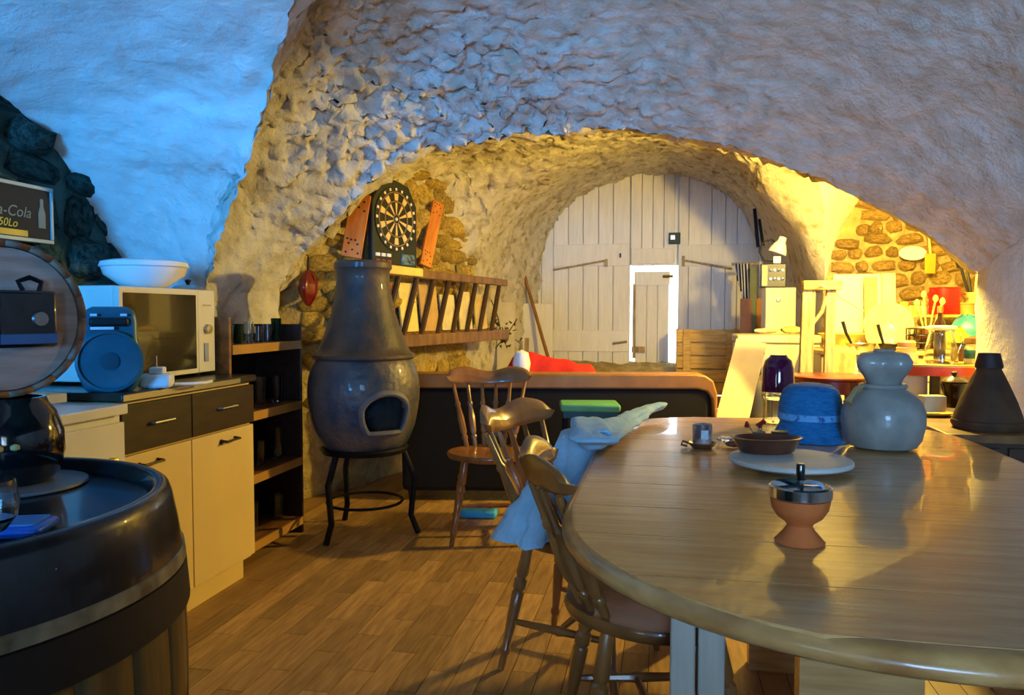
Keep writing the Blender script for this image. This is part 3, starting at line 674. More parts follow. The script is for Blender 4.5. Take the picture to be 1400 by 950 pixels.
# ---------------------------------------------------------------- kitchen units along the left wall
CX = -1.775                                  # plane of the unit fronts
def ky(px, py=600): return Wx(px, py, CX).y
yA, yB, yC = ky(100), ky(165), ky(347)
yM = ky(262)
def units():
    HND = mat('dark_bronze_handle', (66, 54, 36), .4, metal=.7)
    DRW = mat('dark_drawer_front', (58, 38, 22), .45, rgb2=(36, 24, 14), scale=6, stretch=(5, 1, 6))
    ZT = .875
    for (y0, y1, lab) in ((yB, yM, 'cream kitchen unit with a dark drawer, under the microwave'), (yM, yC, 'cream kitchen unit with a dark drawer, next to the glass shelf')):
        t = thing('kitchen_unit', lab, 'cabinet', (CX, (y0 + y1) / 2, 0)); h = (y1 - y0) / 2
        MB().b2((-.56, -h + .001, .1), (-.02, h - .001, ZT)).build('body', CREAM, t)
        MB().b2((-.5, -h + .001, 0), (-.06, h - .001, .1)).build('plinth', CREAM, t)
        d = MB().b2((-.019, -h + .003, .115), (0, h - .003, .69)).build('door', CREAM, t, bevel=.002)
        yo = -.06 if y0 < yM else .02
        MB().tube([(0, yo - .05, .655), (.028, yo - .05, .652), (.028, yo + .05, .652), (0, yo + .05, .655)], .005, 8).lathe([(0, 0), (.012, .001), (.006, .008)], 8, (0.002, yo - .05, .65), RY(PI / 2)).build('handle', HND, d)
        w_ = MB().b2((-.019, -h + .003, .70), (.004, h - .003, .865)).build('drawer', DRW, t, bevel=.002)
        MB().tube([(.004, -.05, .79), (.024, -.05, .79), (.024, .06, .79), (.004, .06, .79)], .005, 8).build('handle', STEEL, w_)
    TOP = mat('dark_worktop', (48, 46, 34), .3, rgb2=(28, 28, 22), scale=20, coat=.2)
    t = thing('worktop', 'dark kitchen worktop carrying the microwave', 'worktop', (CX, (yB + yC) / 2, ZT + .002)); h = (yC - yB) / 2
    MB().b2((-.57, -h, 0), (.012, h + .01, .03)).build('slab', TOP, t, bevel=.006)
    MB().b2((.0125, -h, .004), (.015, h * .7, .024)).build('edge_strip', STEEL, t)
    # white unit nearer the window
    t = thing('white_unit', 'white kitchen unit with a white top, half hidden by the barrel', 'cabinet', (CX + .02, (yA + yB) / 2 - .07, 0)); h = (yB - yA) / 2 + .07
    MB().b2((-.56, -h, .1), (-.02, h - .004, .84)).build('body', WHITE, t)
    MB().b2((-.5, -h, 0), (-.06, h - .004, .1)).build('plinth', WHITE, t)
    d = MB().b2((-.019, -h + .003, .115), (0, h - .006, .62)).build('door', WHITE, t, bevel=.002)
    w_ = MB().b2((-.019, -h + .003, .63), (0, h - .006, .815)).build('drawer', WHITE, t, bevel=.002)
    MB().tube([(0, .0, .70), (.022, .0, .70), (.022, .1, .70), (0, .1, .70)], .008, 8).build('handle', mat('brass_handle', (206, 170, 50), .35, metal=.6), w_)
    MB().b2((-.57, -h, .842), (.014, h - .004, .875)).build('top', WHITE, t, bevel=.004)
    for k, (a, b_, zz, hh, rz, m, lab) in enumerate(((-.33, .30, .876, .012, .1, WHITEP, 'sheaf of white papers on the white unit'), (-.22, .36, .876, .030, -.15, mat('tan_packet', (196, 176, 132), .7), 'tan paper packet on the white unit'))):
        tag(MB().box((0, 0, hh / 2), (.2, .17, hh)).build('paper_stack', m, loc=(CX + a, (yA + yB) / 2 - .07 + k * .0 , zz + k * .0125), rot=(0, 0, rz), bevel=.003), lab, 'papers')
units()
ZW = .907
def microwave():
    y0, y1 = 2.47, 3.08; t = thing('microwave', 'white microwave oven with a dark door standing on the worktop', 'microwave', (-1.965, (y0 + y1) / 2, ZW)); h = (y1 - y0) / 2
    MB().b2((-.37, -h, .012), (-.012, h, .37)).build('case', WHITE, t, bevel=.006)
    d = MB().b2((-.011, -h, .014), (.012, h - .125, .368)).build('door', WHITE, t, bevel=.004)
    MB().b2((.0125, -h + .022, .035), (.015, h - .145, .345)).build('door_glass', DARKGLASS, d)
    pn = MB().b2((-.011, h - .122, .014), (.010, h, .368)).build('control_panel', WHITE, t, bevel=.004)
    MB().lathe([(.022, 0), (.02, .014), (0, .015)], 20, (.0105, h - .06, .20), RY(PI / 2)).build('knob', STEEL, pn)
    MB().b2((.0105, h - .085, .06), (.015, h - .055, .14)).build('push_button', mat('grey_blue_button', (150, 160, 180), .4), pn, bevel=.002)
    MB().b2((.0105, h - .09, .30), (.0115, h - .03, .306)).build('printed_mark', STEEL, pn)
    for x in (-.33, -.05):
        for y in (-h + .05, h - .05): MB().lathe([(.014, 0), (.014, .012)], 10, (x, y, 0)).build('foot', BLACK, t)
    zt = ZW + .371
    b = thing('serving_bowl', 'wide white lidded bowl standing on the microwave', 'bowl', (-2.12, 2.84, zt))
    MB().lathe([(0, 0), (.07, 0), (.09, .008), (.155, .055), (.165, .085), (.16, .085), (.148, .055), (.08, .014), (0, .012)], 36).build('bowl', CERAM, b)
    MB().lathe([(.168, .086), (.172, .09), (.165, .108), (.13, .116), (0, .118)], 36).build('lid', WHITEP, b)
    q = thing('steel_lid', 'small steel pan lid lying on the microwave beside the bowl', 'lid', (-2.07, 3.06, zt))
    MB().lathe([(.07, 0), (.072, .004), (.06, .016), (.02, .024), (0, .025)], 28).build('disc', STEEL, q)
    MB().lathe([(.006, .024), (.014, .04), (.012, .046), (0, .048)], 14).build('knob', BLACK, q)
microwave()
def gadget():
    TEAL = mat('teal_plastic', (40, 108, 124), .35, rgb2=(24, 84, 100), scale=6, coat=.3)
    c = Wx(152, 528, -1.87); t = thing('kitchen_scale', 'teal upright kitchen scale with round dial in front of the microwave', 'scale', (c.x, c.y, ZW), .62)
    M = Matrix(((1, 0, 0), (0, 0, -1), (0, 1, 0)))           # profile in x-z, thickness along y
    po = [(.095 * math.cos(a), .098 + .095 * math.sin(a)) for a in [PI * (1.2 + 1.6 * k / 30 - 1) - PI * .7 + PI * .5 for k in range(0)]]
    body = [(-.075, .0), (.075, .0), (.10, .06), (.10, .12), (.085, .18), (.085, .24), (.078, .275), (.05, .29), (-.05, .29), (-.078, .275), (-.085, .24), (-.085, .18), (-.10, .12), (-.10, .06)]
    MB().prism(body, -.035, .035, M).build('body', TEAL, t, bevel=.015)
    MB().lathe([(.098, 0), (.104, .006), (.104, .02), (.094, .024), (.092, .014), (0, .014)], 44, (0, -.036, .105), RX(PI / 2)).build('dial', TEAL, t)
    MB().lathe([(.03, 0), (.03, .004), (0, .005)], 24, (0, -.0505, .105), RX(PI / 2)).build('dial_centre', mat('dark_teal', (20, 74, 88), .4), t)
    MB().box((0, -.042, .238), (.12, .016, .03)).build('clip', BLACK, t, bevel=.008)
    MB().box((-.02, -.052, .217), (.07, .008, .009)).box((-.045, -.05, .262), (.02, .006, .008)).box((.045, -.05, .262), (.02, .006, .008)).build('clip_trim', WHITEP, t)
    q = Wz(214, 530, ZW); p = thing('plug_adaptor', 'white multi plug adaptor lying on the worktop', 'adaptor', q, .4)
    MB().b2((-.055, -.04, 0), (.055, .04, .05)).build('block', WHITEP, p, bevel=.012)
    MB().b2((-.02, -.025, .051), (.03, .025, .075)).build('plug', WHITEP, p, bevel=.006)
    MB().tube([(0, 0, .074), (0, .0, .115)], .004, 8).build('pin', STEEL, p)
    MB().tube([(.056, .02, .01), (.11, .05, .008), (.15, .10, .007), (.16, .16, .007)], .006, 8).build('cable', WHITEP, p)
gadget()
def glass_shelf():
    y0, y1 = yC + .02, 3.80; x1, x0 = -1.90, -2.17; zt = 1.07
    t = thing('open_shelf', 'dark open shelf unit with glassware beside the cream kitchen units', 'shelf', ((x0 + x1) / 2, (y0 + y1) / 2, 0)); hx = (x1 - x0) / 2; hy = (y1 - y0) / 2
    LIP = mat('tan_shelf_edge', (176, 130, 60), .5)
    MB().b2((-hx, hy - .02, 0), (hx, hy, zt + .05)).build('side_panel', DARKWOOD, t, bevel=.004)
    MB().b2((-hx, -hy, 0), (hx, -hy + .02, zt + .09)).build('side_panel', MIDWOOD, t, bevel=.004)
    MB().b2((-hx, -hy + .02, .02), (-hx + .012, hy - .02, zt)).build('back_panel', DARKWOOD, t)
    for z in (.08, .40, .70, zt - .05):
        s_ = MB().b2((-hx + .013, -hy + .021, z - .012), (hx - .004, hy - .021, z + .010)).build('shelf', MIDWOOD, t)
        MB().b2((hx - .003, -hy + .021, z - .03), (hx + .006, hy - .021, z + .012)).build('shelf_edge', LIP, s_)
    r = random.Random(3)
    k = 0
    for z, n in ((zt - .039, 6), (.711, 4), (.411, 4), (.091, 3)):
        for i in range(n):
            y = (y0 + (.16 if z > .9 else .09)) + (y1 - y0 - (.24 if z > .9 else .17)) * i / (n - 1); hgt = r.uniform(.08, .12) if z > .9 else r.uniform(.1, .17); rr = r.uniform(.024, .032)
            lab = {0: 'drinking glass standing in a row on the top of the open shelf', 1: 'drinking glass on the upper board of the open shelf', 2: 'drinking glass on the middle board of the open shelf', 3: 'drinking glass on the bottom board of the open shelf'}[k]
            m = GREENGLASS if (z > .9 and i in (1, 5)) else GLASS
            if z > .9 and i in (1, 5): lab = 'green glass beaker on top of the open shelf among clear glasses'
            tag(MB().lathe([(0, 0), (rr * .8, 0), (rr, hgt), (rr * .92, hgt), (rr * .74, .008), (0, .008)], 18).build('drinking_glass', m, loc=((x0 + x1) / 2 + .03, y, z)), lab, 'glass', ['glasses on the shelf top', 'glasses on the upper board', 'glasses on the middle board', 'glasses on the bottom board'][k])
        k += 1
    b = thing('small_bottle', 'slim bottle with a gold cap on the open shelf next to the microwave', 'bottle', (0, 0, 0))
    b.location = (-2.08, y0 + .07, zt - .039)
    MB().lathe([(0, 0), (.024, 0), (.024, .07), (.01, .1), (.01, .125), (0, .125)], 18).build('body', mat('amber_glass', (150, 110, 40), .1, trans=.6), b)
    MB().lathe([(.012, .12), (.014, .125), (.014, .145), (0, .147)], 14).build('cap', mat('gold_cap', (200, 150, 50), .3, metal=.8), b)
glass_shelf()

# ---------------------------------------------------------------- barrel table, keg and what stands on it
BC = Vector((-1.49, 1.235, 0))
def barrel():
    t = thing('barrel_table', 'upright wine barrel used as a table, dark top with iron hoops', 'barrel', BC)
    R = .50; zt = .80
    NAVY = mat('dark_barrel_top', (34, 36, 42), .3, rgb2=(20, 20, 24), scale=5, stretch=(1, 8, 1), coat=.4)
    ST = mat('oak_stave', (138, 108, 58), .6, rgb2=(96, 72, 36), scale=5, stretch=(6, 6, .7), rnd=.15)
    def rad(z): return .40 + .115 * math.sin(PI * min(1, max(0, z / .86))) ** 1.0 * 1.0 if z < .8 else .40
    def rz(z): k = (z - .40) / .40; return .532 - .032 * k * k
    n = 26
    for i in range(n):
        a0 = 2 * PI * i / n + .002; a1 = 2 * PI * (i + 1) / n - .002; rows = []
        for k in range(13):
            z = .005 + (zt - .17) * k / 12; r = rz(z) - .012; rows.append([Vector((r * math.cos(a0 + (a1 - a0) * j / 3), r * math.sin(a0 + (a1 - a0) * j / 3), z)) for j in range(4)])
        o = MB().grid(rows).build('stave', ST, t, solid=.02)
    # dark chime above the upper hoop, its rim and the sunk head
    MB().lathe([(rz(.62), .625), (rz(.66) + .004, .66), (rz(.72) + .002, .72), (rz(.78), .775), (R - .004, zt - .006), (R - .012, zt), (R - .028, zt), (R - .036, zt - .006), (R - .045, zt - .035), (0, zt - .036)], 72).build('head', NAVY, t)
    for z0, z1, m in ((.635, .665, IRON), (.545, .634, DARKIRON), (.20, .25, DARKIRON), (.06, .11, DARKIRON)):
        MB().lathe([(rz(z0) + .002, z0), (rz(z0) + .008, z0 + .002), (rz(z1) + .008, z1 - .002), (rz(z1) + .002, z1)], 72).build('hoop', m, t)
    return zt - .0355
ZB = barrel()
def barrel_top():
    # coaster, black jug, keg
    p = Wz(60, 668, ZB + .004); c = Vector((p.x - .10, p.y + .02, ZB))
    t = thing('coaster', 'round grey slate coaster under the black jug', 'coaster', (c.x, c.y, ZB))
    MB().lathe([(0, 0), (.15, 0), (.156, .004), (.154, .010), (0, .012)], 44).build('disc', mat('grey_slate', (104, 110, 112), .5, var=.15), t)
    zj = ZB + .0125
    j = thing('black_jug', 'glossy black ceramic jug with a loop handle on a grey coaster', 'jug', (c.x, c.y, zj), -.5)
    hj = .20
    MB().lathe([(0, 0), (.075, 0), (.095, .02), (.108, .07), (.106, .12), (.09, .165), (.075, .185), (.07, hj), (.062, hj), (.066, .18), (.09, .1), (.08, .02), (0, .012)], 44).build('body', BLACKG, j)
    MB().tube([(.03, -.098, .15), (.03, -.15, .155), (.03, -.165, .11), (.03, -.15, .05), (.03, -.108, .035)], [.013, .014, .014, .013, .012], 10).build('handle', BLACKG, j)
    for dx_ in (-.012, .016): MB().lathe([(0, -.012), (.011, -.004), (.011, .004), (0, .012)], 12, (.098, -.045 + dx_ * 1.2, .095)).build('stud', mat('pale_stud', (196, 176, 110), .3, coat=.4), j)
    zk = zj + hj + .001
    d = (Vector((0, 0, 0)) - Vector((c.x, c.y, 0))).normalized(); ang = math.atan2(d.y, d.x) + .42
    R = .182; Lk = .26
    k = thing('keg', 'small wooden keg lying on the black jug, round head facing out', 'keg', (c.x - .07, c.y - .01, zk + R), 0, None, None)
    k.rotation_euler = (0, PI / 2, ang)       # local z along the keg axis, pointing at the viewer
    HEAD = mat('pale_keg_head', (196, 168, 152), .6, rgb2=(168, 136, 118), scale=6, stretch=(8, 1, 1)); STV = mat('keg_stave', (150, 112, 88), .6, rgb2=(112, 80, 58), scale=6, stretch=(5, 5, .6), rnd=.04)
    n = 20
    for i in range(n):
        a0 = 2 * PI * i / n; a1 = 2 * PI * (i + 1) / n - .004; rows = []
        for q in range(9):
            u = q / 8; z = -Lk / 2 + Lk * u; r = R - .012 + .012 * math.sin(PI * u); rows.append([Vector((r * math.cos(a0 + (a1 - a0) * s_ / 2), r * math.sin(a0 + (a1 - a0) * s_ / 2), z)) for s_ in range(3)])
        MB().grid(rows).build('stave', STV, k, solid=.014)
    MB().lathe([(0, Lk / 2 - .012), (R - .02, Lk / 2 - .012), (R - .02, Lk / 2 - .022), (0, Lk / 2 - .022)], 48).build('head', HEAD, k)
    MB().lathe([(0, -Lk / 2 + .012), (R - .02, -Lk / 2 + .012), (R - .02, -Lk / 2 + .022), (0, -Lk / 2 + .022)], 48).build('head', HEAD, k)
    for z in (-.08, .075): MB().lathe([(R - .002, z - .012), (R + .002, z - .01), (R + .002, z + .01), (R - .002, z + .012)], 48).build('hoop', DARKWOOD, k)
    zz = Lk / 2 - .011
    # black latch box on the head (local -x is up)
    lb = MB().box((.0, .03, zz + .022), (.13, .13, .04)).build('latch_box', BLACKG, k, bevel=.008)
    MB().tube([(-.065, .03, zz + .02), (-.085, .02, zz + .02), (-.095, .045, zz + .02), (-.085, .07, zz + .02), (-.065, .065, zz + .02)], .006, 8).build('latch_loop', BLACKM, lb)
    MB().box((.045, .03, zz + .044), (.022, .12, .006)).build('latch_bar', mat('blue_steel', (90, 130, 190), .2, metal=.9), lb)  # blue reflection on the black box, painted as a thin bar
    MB().lathe([(.018, 0), (.016, .006), (0, .007)], 16, (.0, .055, zz + .042)).build('latch_knob', STEEL, lb)
    # glass tumbler and blue tray near the rim
    q = Wz(-18, 758, ZB); g = thing('beer_glass', 'rounded clear glass goblet on the barrel top beside a blue tray', 'glass', (q.x, q.y, ZB + .001))
    MB().lathe([(0, 0), (.03, 0), (.031, .004), (.012, .01), (.01, .03), (.03, .04), (.046, .062), (.05, .09), (.044, .125), (.042, .125), (.048, .09), (.043, .063), (.02, .044), (0, .042)], 36).build('body', GLASS, g)
    q = Wz(-2, 730, ZB); tr = thing('blue_tray', 'flat bright blue plastic tray on the barrel top', 'tray', (q.x, q.y + .0, ZB + .001), .35)
    MB().b2((-.11, -.05, 0), (.09, .05, .02)).build('tray', mat('bright_blue_plastic', (30, 110, 220), .3), tr, bevel=.012)
    MB().b2((-.095, -.036, .0205), (.075, .036, .024)).build('inset', mat('pale_blue_plastic', (90, 160, 235), .3), tr)
    q = Wz(74, 735, ZB); ch = thing('bead_chain', 'short silver bead chain lying on the barrel top', 'chain', (q.x, q.y, ZB + .001), .4)
    for i in range(9): MB().lathe([(0, 0), (.0035, .002), (.0035, .005), (0, .007)], 8, (-.05 + i * .0125, .008 * math.sin(i * .6), 0)).build('bead', CHROME, ch)
barrel_top()
def wall_sign():
    a = Wx(-60, 262, XL + .07); b_ = Wx(66, 262, XL + .07); zc = Wx(30, 290, XL + .07).z
    hgt = Wx(62, 262, XL + .07).z - Wx(62, 328, XL + .07).z; wd = b_.y - a.y
    t = thing('wall_sign', 'framed dark advertising mirror sign with white script on the dark stone wall', 'sign', (XL + .075, (a.y + b_.y) / 2, zc))
    hy = wd / 2; hz = hgt / 2
    MB().b2((-.02, -hy, -hz), (0, hy, hz)).build('panel', mat('dark_sign', (14, 20, 22), .7, var=.2), t)
    FR = mat('pale_sign_frame', (150, 166, 164), .4, metal=.2)
    MB().b2((-.022, -hy - .012, hz), (.008, hy + .012, hz + .016)).b2((-.022, -hy - .012, -hz - .016), (.008, hy + .012, -hz)).b2((-.022, -hy - .012, -hz), (.008, -hy, hz)).b2((-.022, hy, -hz), (.008, hy + .012, hz)).build('frame', FR, t, bevel=.002)
    MB().b2((.0005, -hy + .02, -hz + .004), (.002, hy * .45, -hz + .028)).build('yellow_strip', mat('yellow_print', (214, 180, 50), .5), t)
    BOT = mat('bottle_print', (96, 116, 114), .4)
    M = Matrix(((0, 0, 1), (1, 0, 0), (0, 1, 0)))
    bp = [(-.018, -.06), (.018, -.06), (.018, .0), (.008, .03), (.008, .06), (-.008, .06), (-.008, .03), (-.018, .0)]
    MB().prism([(hy - .045 + x, y + .005) for x, y in bp], .0005, .003, M).build('bottle_picture', BOT, t)
    for txt, size, y, z, m in (('UEL', .035, -hy + .10, hz - .05, BOT), ('Coca-Cola', .062, -hy + .06, -.02, BOT), ('50Lo', .045, -hy + .17, -hz + .038, mat('yellow_letters', (206, 190, 60), .5))):
        cu = bpy.data.curves.new('lettering', 'FONT'); cu.body = txt; cu.size = size; cu.extrude = .0006; cu.shear = .25
        tmp = bpy.data.objects.new('lettering', cu); COL.objects.link(tmp); bpy.context.view_layer.update()
        me = bpy.data.meshes.new_from_object(tmp.evaluated_get(bpy.context.evaluated_depsgraph_get())); bpy.data.objects.remove(tmp)
        me.materials.clear(); me.materials.append(m); o = bpy.data.objects.new('lettering', me); COL.objects.link(o); o.parent = t
        o.matrix_basis = Matrix.Translation((.0015, y, z)) @ M.to_4x4()
wall_sign()

# ---------------------------------------------------------------- on the left stone wall: ladder shelf, dartboard, orange boards
def lw(px, py, off):       # point in front of the left stone wall by off
    for i in range(1, len(LW) - 1):
        (xa, ya), (xb, yb) = LW[i], LW[i + 1]; d = Vector((xb - xa, yb - ya, 0)).normalized(); n = Vector((d.y, -d.x, 0)); o = Vector((xa, ya, 0)) + n * off
        r = ray(px, py); k = (o - _C).dot(n) / r.dot(n); p = _C + r * k; s = (p - o).dot(d)
        if s < Vector((xb - xa, yb - ya, 0)).length or i == len(LW) - 2: return p, d, n
def ladder():
    A, d, n = lw(520, 366, .31); B = lw(688, 388, .31)[0]; D = lw(678, 458, .31)[0]
    zt = (A.z + B.z) / 2; zb = D.z
    A = lw(500, 366, .31)[0]; s0 = lw(430, 466, .31)[0]
    t = thing('ladder', 'brown wooden ladder hung flat along the stone wall as a rack', 'ladder', (B.x, B.y, zb))
    u = (B - A); u.z = 0; L = u.length; u.normalize(); nn = Vector((u.y, -u.x, 0)); hh = zt - zb
    R3 = Matrix((u, nn, Vector((0, 0, 1)))).transposed()
    LB = mat('ladder_rail_wood', (138, 104, 56), .5, rgb2=(100, 70, 36), scale=6, stretch=(3, 3, 1)); RW = mat('dark_rung_wood', (64, 42, 22), .5)
    MB().box(u * (-L / 2 - .02) + Vector((0, 0, hh)), (L + .15, .05, .06), R3).build('rail', LB, t, bevel=.008)
    MB().box(u * (-L / 2 - .05) + nn * .03, (L + .1, .06, .085), R3).build('rail', LB, t, bevel=.008)
    k = 9
    for i in range(k):
        s = -L * (i + .35) / k
        MB().turned(u * (s - .27) + nn * .03 + Vector((0, 0, .02)), u * s + Vector((0, 0, hh - .01)), [(0, .02), (.5, .022), (1, .02)], 8).build('rung', RW, t)
    for i in (1, 4, 7):
        s = -L * (i + .5) / k; MB().tube([u * s - nn * .0 + Vector((0, 0, hh)), u * s - nn * .25 + Vector((0, 0, hh + .02))], .012, 6).tube([u * s + nn * .03, u * s - nn * .25 + Vector((0, 0, .0))], .012, 6).build('wall_bracket', BLACKM, t)
    # magazines standing behind the rungs, on a board
    bd = tag(MB().box((0, 0, 0), (L + .1, .16, .018), R3).build('rack_board', MIDWOOD, loc=B - u * (L / 2 + .05) - nn * .12 + Vector((0, 0, zb - B.z + .04))), 'narrow wooden board behind the ladder carrying papers', 'board')
    cols = [((214, 186, 90), 'yellow'), ((226, 210, 150), 'ivory'), ((226, 214, 170), 'cream'), ((206, 170, 110), 'tan'), ((236, 220, 140), 'pale yellow'), ((190, 90, 50), 'rust'), ((80, 60, 40), 'brown')]
    rr = random.Random(4)
    for i in range(7):
        c, nm = cols[i]; s = -L * (i + .45) / 7; hg = hh * rr.uniform(.6, .82); wd = L / 7 * rr.uniform(.72, .9)
        R = Matrix((u, -nn, Vector((0, 0, 1)))).transposed() @ RX(-.1)
        pos = B + u * s - nn * .15; pos.z = zb + .055
        m_ = thing('magazine', f'{nm} magazine standing upright behind the ladder rungs', 'magazine', pos, 0, 'magazines behind the ladder')
        m_.rotation_euler = R.to_euler()
        MB().b2((-wd / 2, -.006, 0), (wd / 2, .006, hg)).build('cover', mat('cover_' + nm.replace(' ', '_'), c, .45, var=.15, scale=10), m_)
        MB().b2((-wd * .35, .0062, hg * .62), (wd * .3, .0072, hg * .8)).build('title_block', mat('title_' + nm.replace(' ', '_'), cols[(i + 1) % 7][0], .45), m_)
ladder()
def dartboard():
    p, d, n = lw(539, 300, .15); t = thing('dartboard', 'electronic dartboard with oval scoring face and control base on the stone wall', 'dartboard', p)
    up = Vector((0, 0, 1)); n2 = (n * .985 + Vector((d.x, d.y, 0)) * -.17).normalized(); rt = Vector((n2.y, -n2.x, 0))
    t.rotation_euler = Matrix((rt, n2, up)).transposed().to_euler()     # local x right... faces local +y
    GR = mat('dark_green_board', (24, 31, 28), .5, var=.15); BK = mat('black_board', (16, 15, 14), .5)
    M = Matrix(((1, 0, 0), (0, 0, 1), (0, 1, 0)))
    dist = (p - _C).dot(_F); k = dist / F; Rr = 43 * k * 1.0
    hx = Rr * 1.12
    out = [(-hx, -1.52 * Rr), (hx, -1.52 * Rr), (hx, -.5 * Rr), (hx * 1.0, .5 * Rr), (hx * .62, 1.12 * Rr), (0, 1.24 * Rr), (-hx * .62, 1.12 * Rr), (-hx, .5 * Rr), (-hx, -.5 * Rr)]
    MB().prism(out, -.03, .01, M).build('case', GR, t, bevel=.008)
    R90 = RX(-PI / 2)
    MB().lathe([(0, 0), (Rr * 1.02, 0), (Rr * 1.02, .006), (0, .007)], 48, (0, .0105, 0), R90).build('face', BK, t)
    W1 = mat('dart_segment_cream', (226, 190, 120), .5); W2 = mat('dart_segment_white', (230, 224, 204), .5)
    for i in range(20):
        a = 2 * PI * i / 20
        def seg(r0, r1, w_, m, nm):
            pts = [(r * math.sin(a + s), r * math.cos(a + s)) for r, s in ((r0, -w_), (r1, -w_), (r1, w_), (r0, w_))]
            MB().prism(pts, .0178, .0205, M).build(nm, m, t, smooth=False)
        if i % 2 == 0: seg(Rr * .60, Rr * .81, .13, W1, 'segment'); seg(Rr * .18, Rr * .52, .10, W1, 'segment')
        seg(Rr * .90, Rr * .985, .045, W2, 'number_tab')
    for r in (.15, .56, .85): MB().tube([(Rr * r * math.cos(q), .019, Rr * r * math.sin(q)) for q in [2 * PI * j / 40 for j in range(41)]], .004, 6).build('wire_ring', mat('board_wire', (150, 120, 80), .5), t)
    MB().lathe([(0, 0), (Rr * .06, 0), (Rr * .05, .006), (0, .007)], 16, (0, .0175, 0), R90).build('bullseye', W2, t)
    MB().box((-hx * .55, .014, -1.25 * Rr), (hx * .6, .008, Rr * .34)).build('display', mat('display_blue', (110, 140, 160), .2, rgb2=(50, 60, 60), scale=40), t)
    for i in range(3):
        for j in range(2): MB().box((hx * (.32 + .24 * i), .014, -Rr * (1.16 + .2 * j)), (hx * .17, .008, Rr * .1)).build('button', mat('red_buttons', (160, 50, 40), .5) if j else WHITEP, t)
dartboard()
def orange_board(name, top, bot, wpx, label, off):
    a, d, n = lw(*top, off); b_ = lw(*bot, off)[0]; ax = a - b_; L = ax.length; ax.normalize()
    n2 = (n * .75 - Vector((d.x, d.y, 0)) * .66); n2 = (n2 - ax * n2.dot(ax)).normalized(); rt = n2.cross(ax)
    t = thing(name, label, 'board', (a + b_) / 2, group='orange boards beside the dartboard'); t.rotation_euler = Matrix((rt, n2, ax)).transposed().to_euler()
    wd = wpx * (a - _C).dot(_F) / F
    MB().b2((-wd / 2, -.014, -L / 2), (wd / 2, .014, L / 2)).build('plank', mat('orange_wood', (222, 140, 58), .4, rgb2=(190, 108, 40), scale=5, stretch=(5, 5, .7)), t, bevel=.004)
    for s in (-1, 1):
        for (x, z) in ((-.3, -.04), (.3, -.04), (0, -.02), (-.22, 0.02), (.22, .02), (-.08, .045), (.12, .045), (.32, .05)):
            MB().lathe([(0, 0), (wd * .055, 0), (wd * .055, .001), (0, .0012)], 8, (x * wd, .0142, s * (L / 2 - .07) + z * 1.0), RX(-PI / 2)).build('peg_hole', BLACK, t)
orange_board('pegged_board', (494, 266), (480, 352), 27, 'orange wooden board with dark holes, just above the stove neck', .10)
orange_board('pegged_board', (599, 277), (581, 364), 17, 'orange wooden board with dark holes hanging tilted beyond the dartboard', .10)
p1, d1_, n1 = lw(524, 368, .22); p2 = lw(574, 380, .22)[0]
tag(MB().box((0, 0, 0), ((p2 - p1).length, .05, .055)).build('pale_batten', mat('pale_yellow_wood', (236, 206, 110), .6), loc=(p1 + p2) / 2 + Vector((0, 0, .02)), rot=(0, 0, math.atan2((p2 - p1).y, (p2 - p1).x))), 'pale yellow wooden batten lying on the ladder rail under the dartboard', 'batten')
def bag():
    p, d, n = lw(421, 398, .12); t = thing('hanging_bag', 'dark red shiny bag hanging from a nail on the stone wall', 'bag', p + Vector((0, 0, -.09)))
    rows = []
    for i in range(16):
        k = i / 15; r_ = .085 * math.sin(PI * (.04 + .9 * k)) ** .7; rows.append([Vector((.55 * r_ * math.cos(a) * (1 + .2 * math.sin(3 * a)), r_ * math.sin(a), .22 * k)) + noise.noise_vector(Vector((k * 4, a, 1))) * .008 for a in [2 * PI * j / 20 for j in range(21)]])
    MB().grid(rows).build('sack', mat('maroon_vinyl', (110, 22, 24), .3, var=.25, coat=.4), t, ang=60)
    MB().tube([(0, 0, .21), (.0, .01, .31), (-.03, .01, .32)], .004, 6).build('string', BLACK, t)
    MB().lathe([(0, 0), (.02, .01), (.03, .03), (0, .05)], 10, (-.03, -.005, .305)).build('nail_knot', BLACK, t)
bag()

